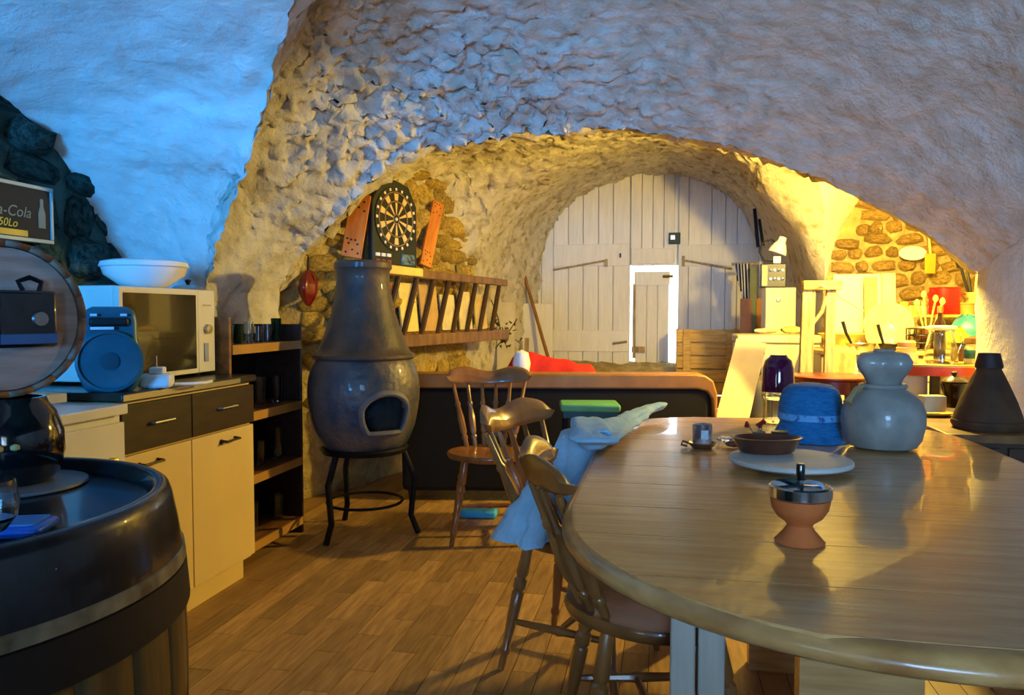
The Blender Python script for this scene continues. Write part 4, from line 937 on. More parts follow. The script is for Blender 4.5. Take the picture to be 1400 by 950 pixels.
# ---------------------------------------------------------------- around the barn door
def back_left():
    a = Wy(707, 342, 8.6); b_ = Wy(760, 540, 8.35); b_.z = .0
    a = Wy(707, 342, 8.85); k = (a.z) / (a.z - Wy(745, 478, 8.45).z); e = a + (Wy(745, 478, 8.45) - a) * k
    t = thing('broom', 'long brown broom handle leaning against the wall left of the barn door', 'broom', (e.x, e.y, .0))
    MB().turned(Vector((0, 0, .06)), a - Vector((e.x, e.y, 0)), [(0, .02), (1, .018)], 10).build('handle', mat('broom_wood', (140, 92, 36), .5), t)
    MB().b2((-.16, -.03, 0), (.16, .03, .1)).build('broom_head', DARKWOOD, t, bevel=.01)
    # white board leaning left of the door
    p0 = Wy(714, 415, 8.75); p1 = Wy(757, 415, 8.75)
    tag(MB().b2((0, -.01, 0), (p1.x - p0.x, .01, p0.z)).build('leaning_sheet', WHITEWOOD, loc=(p0.x, 8.6, .0), rot=(-.06, 0, 0), bevel=.004), 'plain white sheet leaning on the wall at the left of the barn door', 'sheet')
    q0 = Wy(690, 420, 7.6)
    tag(MB().b2((-.09, -.012, 0), (.09, .012, q0.z + .05)).build('offcut_board', mat('pale_grey_board', (190, 182, 160), .7), loc=(q0.x + .02, 7.55, 0), rot=(-.05, 0, .15), bevel=.004), 'narrow pale board leaning on the wall past the ladder end', 'board')
    for i, (px, top, m, lab) in enumerate(((699, 388, YELWOOD, 'thin yellow slat leaning beside the white panel'), (718, 462, OLDWOOD, 'short brown stake standing in front of the white panel'))):
        g = Wy(px, top, 8.4)
        tag(MB().box((0, 0, g.z / 2), (.045, .02, g.z)).build('garden_stake', m, loc=(g.x, 8.4, 0), rot=(0, .02, 0)), lab, 'stake')
    g = Wy(686, 452, 7.3); t = thing('dried_plant', 'dark dried plant twigs hanging at the end of the ladder', 'plant', (g.x, g.y, g.z - .12))
    rr = random.Random(8); b = MB()
    for i in range(9):
        e = Vector((rr.uniform(-.13, .16), rr.uniform(-.08, .08), rr.uniform(-.1, .42))); b.tube([(0, 0, 0), e * .5 + Vector((.02, 0, .03)), e], .005, 5)
    b.build('twigs', mat('dry_twig', (60, 48, 28), .9), t)
    b = MB()
    for i in range(46):
        c = Vector((rr.gauss(0, .09), rr.gauss(0, .05), rr.gauss(.1, .09))); b.add([c + Vector((rr.uniform(-.03, .03), rr.uniform(-.03, .03), rr.uniform(-.03, .03))) for _ in range(4)], [(0, 1, 2), (0, 2, 3)])
    o = b.build('dry_leaves', mat('dry_leaf', (66, 62, 40), .9, var=.3), t, smooth=False); o['kind'] = 'stuff'
    # yellow plank crate at the right of the wicket
    x0 = Wy(925, 450, 8.6).x; x1 = Wy(1012, 450, 8.6).x; zt = Wy(960, 450, 8.6).z
    t = thing('plank_crate', 'yellow pine plank crate standing beside the wicket door', 'crate', (x0, 8.6, 0)); n = 7
    for i in range(n): MB().b2((0, 0, zt * i / n + .006), (x1 - x0, .03, zt * (i + 1) / n - .006)).build('slat', YELWOOD, t, bevel=.005)
    for x in (.11, x1 - x0 - .1): MB().b2((x - .04, -.022, 0), (x + .04, -.001, zt)).build('batten', YELWOOD, t, bevel=.004)
    for s in (0.012, x1 - x0 - .012): MB().b2((s - .012, .031, 0), (s + .012, .45, zt)).build('side', YELWOOD, t)
back_left()

# ---------------------------------------------------------------- freezer corner right of the door
YF = 6.15
def freezer_corner():
    x0 = Wy(1009, 460, YF).x; x1 = Wy(1122, 460, YF).x; zt = Wy(1060, 458, YF).z; W_ = x1 - x0
    t = thing('chest_freezer', 'white chest freezer with clutter on its lid', 'freezer', (x0, YF, 0))
    MB().b2((.0, 0, .06), (W_, .5, zt - .07)).build('body', DIMMED, t, bevel=.012)
    MB().b2((-.006, -.012, zt - .065), (W_ + .006, .51, zt)).build('lid', DIMMED, t, bevel=.014)
    MB().b2((.03, -.006, zt - .15), (W_ * .33, -.001, zt - .09)).build('vent_strip', mat('teal_grey', (60, 96, 100), .4), t)
    MB().b2((.02, .03, 0), (W_ - .02, .47, .06)).build('base', BLACK, t)
    for px, py, sx, sy, sz, m, lab in ((1047, 454, .17, .08, .045, mat('crumpled_orange_packet', (226, 150, 90), .6, rgb2=(236, 220, 190), scale=12), 'crumpled orange and white packet on the freezer lid'), (1082, 452, .15, .1, .06, mat('pale_green_packet', (206, 200, 120), .6, rgb2=(120, 150, 80), scale=14), 'pale green packet on the freezer lid')):
        c = Wy(px, py, YF + .15); o = MB(); rows = []
        for i in range(12):
            u = i / 11; rows.append([Vector(((u - .5) * sx, sy * .5 * math.cos(a), sz * .5 + sz * .5 * math.sin(a) * (.4 + .6 * math.sin(PI * u))) ) + noise.noise_vector(Vector((u * 6, a, px))) * .008 for a in [2 * PI * j / 12 for j in range(13)]])
        tag(o.grid(rows).build('food_packet', m, loc=(c.x, YF + .15, zt + .006), ang=180), lab, 'packet')
    # tall white cupboard panel behind, fuse box and clamp lamp on it
    a = Wy(1046, 300, 6.78); b_ = Wy(1088, 300, 6.78); zt2 = Wy(1060, 393, 6.70).z
    t = thing('white_cupboard', 'narrow white cupboard behind the freezer, under the black fuse box', 'cupboard', (a.x, 6.69, 0)); W2 = b_.x - a.x
    MB().b2((0, .02, 0), (W2, .25, zt2)).build('body', DIMMED, t, bevel=.004)
    d = MB().b2((.004, 0, .05), (W2 - .004, .019, zt2 - .004)).build('door', DIMMED, t, bevel=.003)
    MB().lathe([(.018, 0), (.02, .006), (.012, .008), (.01, .003), (0, .003)], 18, (W2 * .42, 0, Wy(1058, 410, 6.69).z), RX(PI / 2)).build('ring_pull', STEEL, d)
    a = Wy(1040, 366, 6.72); b_ = Wy(1074, 398, 6.72); hx = (b_.x - a.x) / 2; hz = (a.z - b_.z) / 2
    t = thing('fuse_box', 'black electrical fuse box with a yellow side panel, on the white cupboard', 'fuse box', ((a.x + b_.x) / 2, 6.76, zt2 + .002 + hz))
    MB().b2((-hx, -.06, -hz), (hx, .06, hz)).build('case', BLACK, t, bevel=.006)
    MB().b2((-hx * .92, -.068, -hz * .85), (-hx * .5, -.061, hz * .85)).build('side_panel', mat('yellow_cream', (220, 196, 120), .5), t)
    for i in range(4):
        for j in range(2): MB().lathe([(.012, 0), (.01, .016), (0, .017)], 10, (-hx * .25 + i * hx * .32, -.061, hz * (.45 - .75 * j)), RX(PI / 2)).build('fuse', STEEL if (i + j) % 2 else BLACKG, t)
    c = Wy(1062, 352, 6.72); t = thing('clamp_lamp', 'white clip-on lamp perched on the fuse box', 'lamp', (c.x, 6.72, zt2 + .003 + 2 * hz))
    RM = Matrix.Rotation(2.35, 3, 'Y') @ Matrix.Rotation(.5, 3, 'X')
    MB().lathe([(.075, .0), (.07, .03), (.052, .075), (.034, .1), (.03, .14), (0, .145)], 28, (0, 0, .085), RY(.35)).build('shade', WHITEP, t)
    MB().b2((-.03, -.02, 0), (.03, .02, .06)).build('clamp', WHITEP, t, bevel=.006)
    MB().tube([(-.03, 0, .02), (-.10, .0, .03), (-.14, 0, .10), (-.11, 0, .18), (-.04, 0, .2), (0, 0, .16)], .007, 8).build('cable', BLACK, t)
    # striped cloth on a rail, boards standing by the pier
    a = Wy(1000, 361, 8.2); b_ = Wy(1040, 361, 8.2)
    t = thing('towel_rail', 'thin wooden rail across the right door post', 'rail', (a.x, 8.2, a.z))
    MB().tube([(0, 0, 0), (b_.x - a.x, .0, 0)], .014, 8).build('rod', OLDWOOD, t)
    MB().lathe([(0, -.02), (.03, -.015), (.035, .0), (.02, .02), (0, .022)], 14, (b_.x - a.x, 0, 0), RY(PI / 2)).build('knob', WHITEP, t)
    t = thing('striped_cloth', 'black and white striped cloth hanging from the wooden rail', 'cloth', (Wy(1014, 361, 8.16).x, 8.16, Wy(1014, 413, 8.16).z))
    hg = a.z - Wy(1014, 413, 8.16).z; bw = MB(); ww = MB(); n = 10
    for i in range(n):
        u0 = -.075 + .15 * i / n; u1 = -.075 + .15 * (i + 1) / n; zl = max(0, -u0) * .0 + (u0 < 0) * (-u0) * 3.6
        rows = [[Vector((u + .02 * (1 - k / 8), .014 * math.sin(u * 90), zl + (hg - zl) * k / 8)) for u in (u0, (u0 + u1) / 2, u1)] for k in range(9)]
        (bw if i % 2 else ww).grid(rows)
    bw.build('black_stripes', mat('black_stripe', (24, 24, 26), .9), t, solid=.004); ww.build('white_stripes', mat('white_stripe', (222, 220, 214), .9), t, solid=.004)
    for px, top, w_, m, lab in ((1020, 408, .11, mat('brick_board', (176, 120, 80), .7), 'reddish board standing upright below the striped cloth'), (1030, 365, .07, mat('grey_green_plank', (110, 120, 96), .7), 'grey green plank standing by the door post'), (1036, 408, .09, mat('ochre_board', (170, 118, 60), .7), 'ochre board standing between the plank and the cupboard')):
        c = Wy(px, top, 7.9 + (px - 1020) * .01)
        tag(MB().box((0, 0, c.z / 2), (w_, .025, c.z)).build('upright_board', m, loc=(c.x, c.y, 0), bevel=.01), lab, 'board')
    a = Wy(1030, 285, 8.5); b_ = Wy(1038, 338, 8.5)
    t = thing('ironwork', 'old black iron bar hanging on the right door post', 'iron bar', ((a.x + b_.x) / 2, 8.5, b_.z))
    MB().box((0, 0, (a.z - b_.z) / 2), (.035, .02, a.z - b_.z), RY(-.1)).box((.05, 0, (a.z - b_.z) * .38), (.03, .02, (a.z - b_.z) * .7), RY(-.15)).build('bars', BLACKM, t)
    # white plank leaning towards the freezer
    tp = Wy(1027, 468, 6.02); bt = Wy(1003, 566, 5.55); k = (tp.z) / (tp.z - bt.z); e = tp + (bt - tp) * k; ax = tp - e; L = ax.length
    zz = ax.normalized(); xx = Vector((1, 0.0, 0)); xx = (xx - zz * xx.dot(zz)).normalized(); yy = zz.cross(xx)
    o = MB().b2((-.11, -.012, .0), (.11, .012, L)).build('white_plank', mat('pale_plank', (186, 176, 156), .6, var=.06), bevel=.003); o.rotation_euler = Matrix((xx, yy, zz)).transposed().to_euler(); o.location = e + Vector((0, 0, .004))
    tag(o, 'long pale plank leaning against the front of the chest freezer', 'plank')
    c = Wy(1036, 510, 5.95)
    t = thing('gas_bottle', 'dull grey metal gas bottle standing before the freezer', 'gas bottle', (c.x, 5.95, 0))
    MB().lathe([(0, 0), (.1, 0), (.11, .02), (.11, .6), (.09, .68), (.03, .72), (0, .72)], 24).build('tank', mat('dull_grey_metal', (120, 116, 104), .5, metal=.3), t)
    MB().lathe([(.02, .71), (.025, .73), (.025, .78), (0, .785)], 12).build('valve', STEEL, t)
freezer_corner()

# ---------------------------------------------------------------- kitchen clutter under the right-hand vault
ZC = .93
def on(px, py, z): return Wz(px, py, z)
def clutter():
    # counter: three units and one worktop
    xs0 = Wy(1122, 470, 5.45).x; xs1 = 2.75; yf = 5.45
    n = 3; w_ = (xs1 - xs0) / n
    labs = ['white kitchen base unit next to the wooden trestle', 'white kitchen base unit below the plate rack', 'white kitchen base unit nearest the right wall of the back room']
    for i in range(n):
        t = thing('base_unit', labs[i], 'cabinet', (xs0 + i * w_, yf, 0))
        MB().b2((.002, .02, .08), (w_ - .002, .6, ZC - .032)).build('body', DIMMED, t)
        d = MB().b2((.004, 0, .1), (w_ - .004, .019, ZC - .21)).build('door', DIMMED, t, bevel=.003)
        dr = MB().b2((.004, 0, ZC - .2), (w_ - .004, .019, ZC - .04)).build('drawer', DIMMED, t, bevel=.003)
        MB().box((w_ / 2, -.008, ZC - .12), (.1, .014, .012)).build('handle', STEEL, dr)
        MB().b2((.02, .05, 0), (w_ - .02, .55, .08)).build('plinth', BLACK, t)
    t = MB().b2((xs0 - .01, yf - .02, ZC - .03), (xs1, yf + .62, ZC)).build('kitchen_worktop', mat('yellowed_worktop', (190, 160, 92), .4), bevel=.006)
    tag(t, 'yellowed kitchen worktop under the stone wall', 'worktop')
    z = ZC + .001
    # trestle of old timber in front of the freezer end
    a = Wy(1097, 384, 5.30); b_ = Wy(1150, 384, 5.30); zt = a.z
    t = thing('timber_trestle', 'rough timber trestle frame with one nailed cross beam', 'trestle', ((a.x + b_.x) / 2, 5.30, 0)); hw = (b_.x - a.x) / 2
    MB().hexa([(-hw - .03, -.03, 0), (-hw + .055, -.03, 0), (-hw + .055, .03, 0), (-hw - .03, .03, 0)], [(-hw + .0, -.03, zt - .02), (-hw + .08, -.03, zt - .02), (-hw + .08, .03, zt - .02), (-hw + .0, .03, zt - .02)]).build('post', OLDWOOD, t, bevel=.006)
    MB().hexa([(hw - .11, -.025, 0), (hw - .05, -.025, 0), (hw - .05, .025, 0), (hw - .11, .025, 0)], [(hw - .09, -.025, zt - .06), (hw - .03, -.025, zt - .06), (hw - .03, .025, zt - .06), (hw - .09, .025, zt - .06)]).build('post', OLDWOOD, t, bevel=.006)
    MB().b2((-hw, -.05, zt - .06), (hw, .05, zt)).build('cross_beam', YELWOOD, t, bevel=.006)
    MB().tube([(-hw + .07, .0, zt - .28), (0.0, -.03, zt - .2), (hw - .08, 0, zt - .08)], .012, 6).build('brace_rope', OLDWOOD, t)
    t2 = Wy(1120, 388, 5.22); t3 = Wy(1180, 425, 5.5)
    tag(MB().tube([t2, t3], .007, 6).build('thin_rod', mat('yellow_rod', (236, 216, 150), .5)), 'thin pale rod resting on the trestle beam and reaching over the counter', 'rod')
    # panels leaning on the wall at the back of the counter
    def panel(name, px0, px1, top, y, thick, m, lab, lean=.12, bev=.02, extra=None):
        c0 = Wy(px0, top, y); c1 = Wy(px1, top, y); W_ = c1.x - c0.x; h = c0.z - z
        t = thing(name, lab, 'panel', ((c0.x + c1.x) / 2, y - .5 * math.sin(lean) * h, z + thick * math.sin(lean)), rot=(-lean, 0, 0))
        MB().b2((-W_ / 2, 0, 0), (W_ / 2, thick, h)).build('sheet', m, t, bevel=bev)
        MB().b2((-W_ / 2 + .012, -.004, .012), (W_ / 2 - .012, -.001, h - .012)).build('face', m, t)
        return t
    panel('white_tray', 1140, 1207, 374, 6.05, .025, DIMMED, 'big white enamel tray standing against the stone wall')
    panel('cardboard_sheet', 1183, 1201, 378, 5.97, .012, mat('tan_card', (220, 186, 100), .7, rgb2=(190, 150, 80), scale=3), 'narrow tan card sheet leaning in front of the white tray', .1, .002)
    panel('pale_board', 1207, 1226, 373, 6.1, .014, mat('pale_wood_board', (222, 200, 140), .6), 'pale wooden cutting board leaning on the stone wall', .1, .004)
    # boxes, bowl, towel at the left end of the counter
    c = on(1140, 476, z); yb = 5.76
    t = thing('yellow_bowl', 'wide yellow plastic bowl on the counter beside the trestle', 'bowl', (Wy(1150, 470, yb).x, yb, z))
    MB().lathe([(0, 0), (.08, 0), (.12, .07), (.145, .10), (.15, .102), (.14, .098), (.112, .065), (.075, .01), (0, .01)], 32).build('body', mat('yellow_plastic', (240, 214, 90), .4), t)
    MB().lathe([(.147, .100), (.156, .103), (.156, .108), (.147, .108)], 32).build('rim', mat('yellow_plastic', (240, 214, 90), .4), t)
    t = thing('dish_towel', 'khaki dish towel hanging over the counter edge below the yellow bowl', 'towel', (Wy(1151, 474, 5.42).x, 5.42, ZC + .008))
    rows = []
    for i in range(22):
        u = i / 21; r = []
        for j in range(15):
            x = (j / 14 - .5) * (.2 - .06 * u)
            if u < .35: q = Vector((x, .16 * (1 - u / .35) - .005, .03 * math.sin(j * 1.1) ** 2 * (1 - u)))
            else: q = Vector((x, -.014 - .014 * math.sin(j * .9), -(u - .35) * .32 + .004))
            r.append(q + noise.noise_vector(Vector((x * 8, u * 5, 3))) * .006)
        rows.append(r)
    MB().grid(rows).build('fabric', mat('khaki_cloth', (176, 148, 92), .9, var=.15, scale=20), t, solid=.005, ang=180)
    t = MB(); rows = []
    for i in range(20):
        u = i / 19; rows.append([Vector(((u - .5) * .34, .06 * math.cos(a), .035 + .035 * math.sin(a) * math.sin(PI * (.08 + .84 * u)))) + noise.noise_vector(Vector((u * 6, a, 5))) * .02 for a in [2 * PI * j / 14 for j in range(15)]])
    cc = on(1185, 474, z); tag(t.grid(rows).build('crumpled_cloth', mat('pale_khaki_cloth', (226, 196, 118), .9, rgb2=(150, 116, 60), scale=14), loc=(cc.x, cc.y + .08, z + .012), ang=180), 'crumpled pale khaki cloth lying on the counter', 'cloth')
    # plates standing in a rack
    for k, (px, py, rr, lab) in enumerate(((1214, 440, .165, 'large round yellowish plate standing upright on the counter'), (1203, 452, .10, 'smaller plate standing upright in front of the large one'))):
        p = Wy(px, py, 5.80 - k * .1); t = thing('plate', lab, 'plate', (p.x, p.y, z + rr * math.cos(.18)), rot=(PI / 2 - .18, 0, .0))
        MB().lathe([(0, 0), (rr * .6, 0), (rr * .7, .008), (rr, .016), (rr, .02), (rr * .68, .012), (0, .005)], 40).build('dish', mat('yellowed_plate', (204, 182, 116), .3, coat=.3), t)
        for q in (.3, .5, .85): MB().tube([(rr * q * math.cos(a), rr * q * math.sin(a), .006 + (.011 if q > .8 else 0)) for a in [2 * PI * j / 36 for j in range(37)]], .003, 5).build('ridge', mat('yellowed_plate', (204, 182, 116), .3), t)
    # frying pan with black handle, second handle
    for px, py, hx, hz, y, lab, m in ((1221, 472, -.1, .13, 5.54, 'dark frying pan with raised black handle on the counter', BLACK), (1177, 474, -.12, .15, 5.54, 'steel saucepan with a long black handle tilted up', STEEL)):
        p = Wy(px, py, y); t = thing('pan', lab, 'pan', (p.x, y, z))
        MB().lathe([(0, 0), (.075, 0), (.095, .045), (.09, .045), (.072, .006), (0, .006)], 30).build('pan_body', m, t)
        MB().tube([(-.06, 0, .042), (hx * .8, 0, .042 + hz * .5), (hx, -.01, .042 + hz)], [.008, .011, .012], 8).build('handle', BLACK, t)
    # orange cup stack, black basket
    p = on(1239, 487, z); yt = 4.62
    # small red-edged table in front of the counter, under the arch
    zr = .90; yr0, yr1 = 4.45, 4.98
    x0 = Wy(1228, 490, 4.5).x; x1 = 1.95
    t = thing('red_edge_table', 'small table with orange red edge behind the pillar', 'table', ((x0 + x1) / 2, (yr0 + yr1) / 2, 0)); hw = (x1 - x0) / 2; hd = (yr1 - yr0) / 2
    poly = [(-hw + .1, -hd + .03), (-hw + .22, -hd), (hw, -hd), (hw, hd), (-hw, hd), (-hw, -hd + .12)]
    MB().prism(poly, zr - .012, zr).build('top', mat('yellow_table_top', (200, 164, 84), .4), t)
    MB().prism([(x * .995, y * .995) for x, y in poly], zr - .06, zr - .0125).build('edge', mat('orange_red_edge', (206, 70, 24), .4), t)
    for x in (-hw + .2, hw - .1):
        for y in (-hd + .1, hd - .08): MB().b2((x - .02, y - .02, 0), (x + .02, y + .02, zr - .062)).build('leg', DARKWOOD, t)
    for x, xx in ((-hw + .02, -hw + .175),): MB().b2((x, -hd + .13, .1), (xx, -hd + .15, zr - .062)).build('side_sheet', DIMMED, t)
    MB().b2((-hw + .24, -hd + .13, .1), (hw - .14, -hd + .15, zr - .062)).build('front_sheet', DIMMED, t)
    zz = zr + .001
    def base(px, py): return Wz(px, py, zz)
    def item(name, lab, cat, px, py, y, rz=0): q = base(px, py); q.y = y; k = Wy(px, py, q.y); return thing(name, lab, cat, (k.x, q.y, zz), rz)
    t = item('orange_cup', 'orange plastic cup upturned on a pale tub', 'cup', 1239, 488, 4.62)
    PO = mat('peach_plastic', (240, 176, 96), .45); PP = mat('pale_pink_plastic', (238, 200, 150), .45)
    MB().lathe([(0, 0), (.055, 0), (.062, .05), (.068, .055), (.068, .06), (0, .06)], 28).build('tub', PP, t)
    MB().lathe([(.05, .061), (.052, .085), (.046, .09), (.048, .115), (.04, .125), (0, .126)], 28).build('upper_cup', PO, t)
    t = item('glass_kettle', 'clear glass coffee jug with wide lid on the red-edged table', 'jug', 1286, 493, 4.62)
    MB().lathe([(0, 0), (.078, 0), (.086, .012), (.08, .08), (.064, .15), (.06, .17), (.066, .185), (.062, .187), (.056, .17), (.06, .148), (.076, .08), (.08, .014), (0, .010)], 36).build('body', GLASS, t)
    MB().lathe([(.068, .186), (.08, .19), (.08, .202), (.06, .208), (0, .21)], 30).build('lid', mat('cream_lid', (232, 220, 180), .4), t)
    MB().tube([(.06, -.01, .165), (.10, -.01, .16), (.105, -.01, .1), (.085, -.01, .05)], .009, 8).build('handle', GLASS, t)
    t = item('jam_jar', 'clear jar with blue label and domed lid beside the pillar', 'jar', 1331, 497, 4.6)
    MB().lathe([(0, 0), (.045, 0), (.048, .008), (.048, .09), (.04, .105), (.04, .11), (0, .11)], 24).build('body', mat('milky_glass', (220, 220, 190), .2, trans=.5), t)
    MB().lathe([(.0485, .03), (.0492, .032), (.0492, .075), (.0485, .077)], 24).build('label_band', mat('blue_label', (40, 120, 170), .5, rgb2=(30, 60, 60), scale=20), t)
    MB().lathe([(.046, .11), (.05, .115), (.045, .14), (.02, .152), (0, .153)], 24).build('lid', mat('brown_lid', (110, 80, 50), .35, metal=.4), t)
    t = item('dark_bottle', 'dark wine bottle standing behind the glass jug', 'bottle', 1284, 484, 4.86)
    MB().lathe([(0, 0), (.036, 0), (.037, .19), (.03, .22), (.014, .25), (.013, .30), (0, .3)], 24).build('body', mat('dark_bottle_glass', (40, 20, 12), .12, coat=.5), t)
    MB().lathe([(.0145, .28), (.016, .285), (.016, .318), (0, .32)], 16).build('cap', mat('gold_foil', (180, 130, 60), .35, metal=.6), t)
    t = item('brown_jar', 'brown jar behind the clear jar with the blue label', 'jar', 1313, 488, 4.85)
    MB().lathe([(0, 0), (.04, 0), (.042, .07), (.034, .085), (0, .085)], 20).build('body', mat('brown_jar_glass', (70, 40, 20), .2), t)
    MB().lathe([(.036, .086), (.038, .09), (.038, .105), (0, .106)], 20).build('lid', BLACK, t)
    # things on the counter further back
    def citem(name, lab, cat, px, y, zb=None): k = Wy(px, 470, y); return thing(name, lab, cat, (k.x, y, z if zb is None else zb))
    t = citem('wire_basket', 'black wire basket on the counter behind the orange cup', 'basket', 1261, 5.62)
    for zz_ in (.005, .05, .10, .145): MB().tube([(.1 * math.cos(a), .1 * math.sin(a), zz_) for a in [2 * PI * j / 28 for j in range(29)]], .005, 6).build('hoop', BLACK, t)
    for j in range(14): a = 2 * PI * j / 14; MB().tube([(.1 * math.cos(a), .1 * math.sin(a), .005), (.1 * math.cos(a), .1 * math.sin(a), .145)], .0035, 5).build('wire', BLACK, t)
    MB().lathe([(.102, .145), (.106, .15), (.1, .155), (.098, .15)], 28).build('rim', STEEL, t)
    t = citem('wooden_spoon_jar', 'brown jar of wooden spoons on the counter behind the glass jug', 'jar', 1268, 5.86)
    MB().lathe([(0, 0), (.05, 0), (.056, .08), (.05, .15), (.045, .15), (.05, .08), (.045, .01), (0, .01)], 24).build('pot', mat('brown_pot', (96, 52, 26), .4), t)
    for j, (ex, ey, ez) in enumerate(((-.07, 0, .30), (.05, .02, .33), (-.02, .03, .36), (.08, -.02, .31))):
        MB().tube([(0, 0, .02), (ex * .7, ey, ez * .75), (ex, ey, ez)], [.006, .006, .007], 6).lathe([(0, -.03), (.016, -.015), (.02, 0), (.014, .02), (0, .03)], 10, (ex * 1.05, ey, ez + .02), sy=.4).build('spoon', mat('spoon_wood', (226, 190, 110), .5), t)
    # raised shelf with the red pot
    zs = 1.17; ys = 6.05; xa = Wy(1230, 428, ys).x; xb = 2.72
    t = thing('spice_shelf', 'raised yellow wooden shelf on brackets against the stone wall', 'shelf', (xa, ys, z))
    MB().b2((0, -.12, zs - z - .02), (xb - xa, .28, zs - z)).build('board', YELWOOD, t, bevel=.004)
    for x in (.05, (xb - xa) * .5, xb - xa - .05): MB().b2((x - .012, -.08, 0), (x + .012, .26, zs - z - .021)).build('upright', YELWOOD, t)
    zs += .001
    t = citem('red_pot', 'bright red enamel cooking pot on the raised shelf', 'pot', 1290, ys - .02, zs)
    MB().lathe([(0, 0), (.095, 0), (.1, .01), (.1, .185), (.104, .19), (.1, .194), (.094, .19), (.094, .012), (0, .01)], 36).build('body', RED, t)
    for s in (-1, 1): MB().tube([(s * .1, -.03, .14), (s * .125, -.03, .145), (s * .125, .03, .145), (s * .1, .03, .14)], .006, 6).build('handle', RED, t)
    cols = [((222, 170, 60), 'amber'), ((206, 60, 30), 'red-lidded'), ((60, 130, 60), 'green-lidded'), ((236, 214, 140), 'cream')]
    for i, px in enumerate((1235, 1243.5, 1252, 1260.5)):
        c_, nm = cols[i]; t = citem('spice_jar', f'small {nm} spice jar on the raised shelf left of the red pot', 'jar', px, ys - .02 + .03 * (i % 2), zs)
        MB().lathe([(0, 0), (.03, 0), (.032, .05), (.026, .065), (0, .065)], 18).build('body', mat('spice_glass_' + str(i), (222, 176, 80) if i < 3 else (230, 210, 150), .25), t)
        MB().lathe([(.028, .066), (.03, .07), (.03, .092), (0, .094)], 18).build('lid', mat('spice_lid_' + str(i), c_, .4), t)
    t = citem('utensil_crock', 'stoneware crock of black kitchen utensils on the raised shelf', 'crock', 1330, ys + .06, zs)
    MB().lathe([(0, 0), (.055, 0), (.06, .02), (.06, .16), (.052, .16), (.052, .02), (0, .012)], 26).build('pot', mat('tan_crock', (196, 160, 96), .4), t)
    for j, (ex, ey, ez, kind) in enumerate(((-.09, 0, .34, 0), (-.05, .02, .38, 0), (.02, .0, .34, 1), (.06, .02, .30, 0))):
        g = MB().tube([(0, 0, .03), (ex * .8, ey, ez * .8), (ex, ey, ez)], .010, 6)
        if kind == 0: g.box((ex * 1.12, ey, ez + .05), (.06, .012, .10), RY(ex * 3)).build('utensil', BLACK, t)
        else: g.lathe([(0, -.045), (.03, -.03), (.036, 0), (.03, .03), (0, .045)], 14, (ex, ey, ez + .04), sy=.35).build('utensil', mat('pale_spoon', (232, 210, 150), .4), t)
    t = citem('tan_tub', 'small tan tub on the raised shelf in front of the crock', 'tub', 1321, ys - .06, zs)
    MB().lathe([(0, 0), (.045, 0), (.052, .07), (.056, .074), (.05, .076), (0, .07)], 22).build('body', mat('tan_tub_plastic', (206, 140, 70), .5), t); MB().lathe([(.053, .072), (.06, .075), (.057, .082), (.05, .08)], 22).build('rim', mat('tan_tub_plastic', (206, 140, 70), .5), t)
    # plastic bags
    for px, y, r_, hh, m, lab in ((1326, 5.72, .13, .23, mat('teal_bag', (20, 110, 140), .35, rgb2=(60, 150, 170), scale=10, coat=.3), 'teal blue plastic bag stuffed full on the counter by the pillar'), (1306, 5.50, .08, .15, mat('lime_bag', (176, 176, 30), .4, rgb2=(130, 140, 30), scale=10), 'lime green bag on the counter in front of the blue bag')):
        k = Wy(px, 470, y); rows = []
        for i in range(16):
            u = i / 15; rr = r_ * math.sin(PI * (.12 + .84 * u)) ** .6; rows.append([Vector((rr * math.cos(a), rr * .7 * math.sin(a), hh * u)) + noise.noise_vector(Vector((math.cos(a) * 3, math.sin(a) * 3, u * 4 + px))) * .022 * min(1, u * 5) for a in [2 * PI * j / 22 for j in range(23)]])
        tag(MB().grid(rows).build('plastic_bag', m, loc=(k.x, y, z + .004), ang=50), lab, 'bag')
    # wall plate and hanging orange utensil
    p = Wy(1246, 347, 6.72); t = thing('wall_plate', 'small pale oval plate hung on the stone wall', 'plate', (p.x, 6.70, p.z), rot=(PI / 2 - .2, 0, 0))
    MB().lathe([(0, 0), (.07, 0), (.1, .012), (.1, .016), (.065, .006), (0, .004)], 30, sx=1, sy=.55).build('dish', CERAM, t); MB().tube([(.1 * math.cos(a), .055 * math.sin(a), .015) for a in [2 * PI * j / 30 for j in range(31)]], .004, 6).build('rim', CERAM, t)
    p = Wy(1272, 350, 6.66); t = thing('hanging_spatula', 'orange spatula hanging on the stone wall above the red pot', 'spatula', (p.x, 6.66, p.z))
    MB().box((0, 0, -.06), (.08, .012, .16)).build('blade', mat('orange_plastic', (240, 150, 30), .4), t, bevel=.005)
    MB().tube([(0, 0, .02), (-.03, 0, .28)], .009, 6).build('handle', mat('pale_handle', (236, 210, 130), .5), t)
    # dark red rounded table in front of the freezer corner
    a = Wz(1086, 512, .80); b_ = Wz(1186, 508, .80)
    t = thing('red_round_table', 'dark red wooden table with a rounded worn edge behind the hat', 'table', (Wy(1135, 510, 5.0).x, 4.98, 0)); 
    MAH = mat('dark_red_mahogany', (120, 36, 20), .3, rgb2=(84, 22, 12), scale=5, coat=.4)
    MB().lathe([(0, .775), (.235, .775), (.25, .785), (.25, .795), (.238, .80), (0, .80)], 48).build('top', MAH, t)
    MB().lathe([(.205, .70), (.22, .70), (.22, .774), (.205, .774)], 48).build('apron', MAH, t)
    for q in range(4): aa = PI / 4 + q * PI / 2; MB().tube([(.185 * math.cos(aa), .185 * math.sin(aa), .75), (.2 * math.cos(aa), .2 * math.sin(aa), 0)], [.025, .015], 8).build('leg', MAH, t)
clutter()

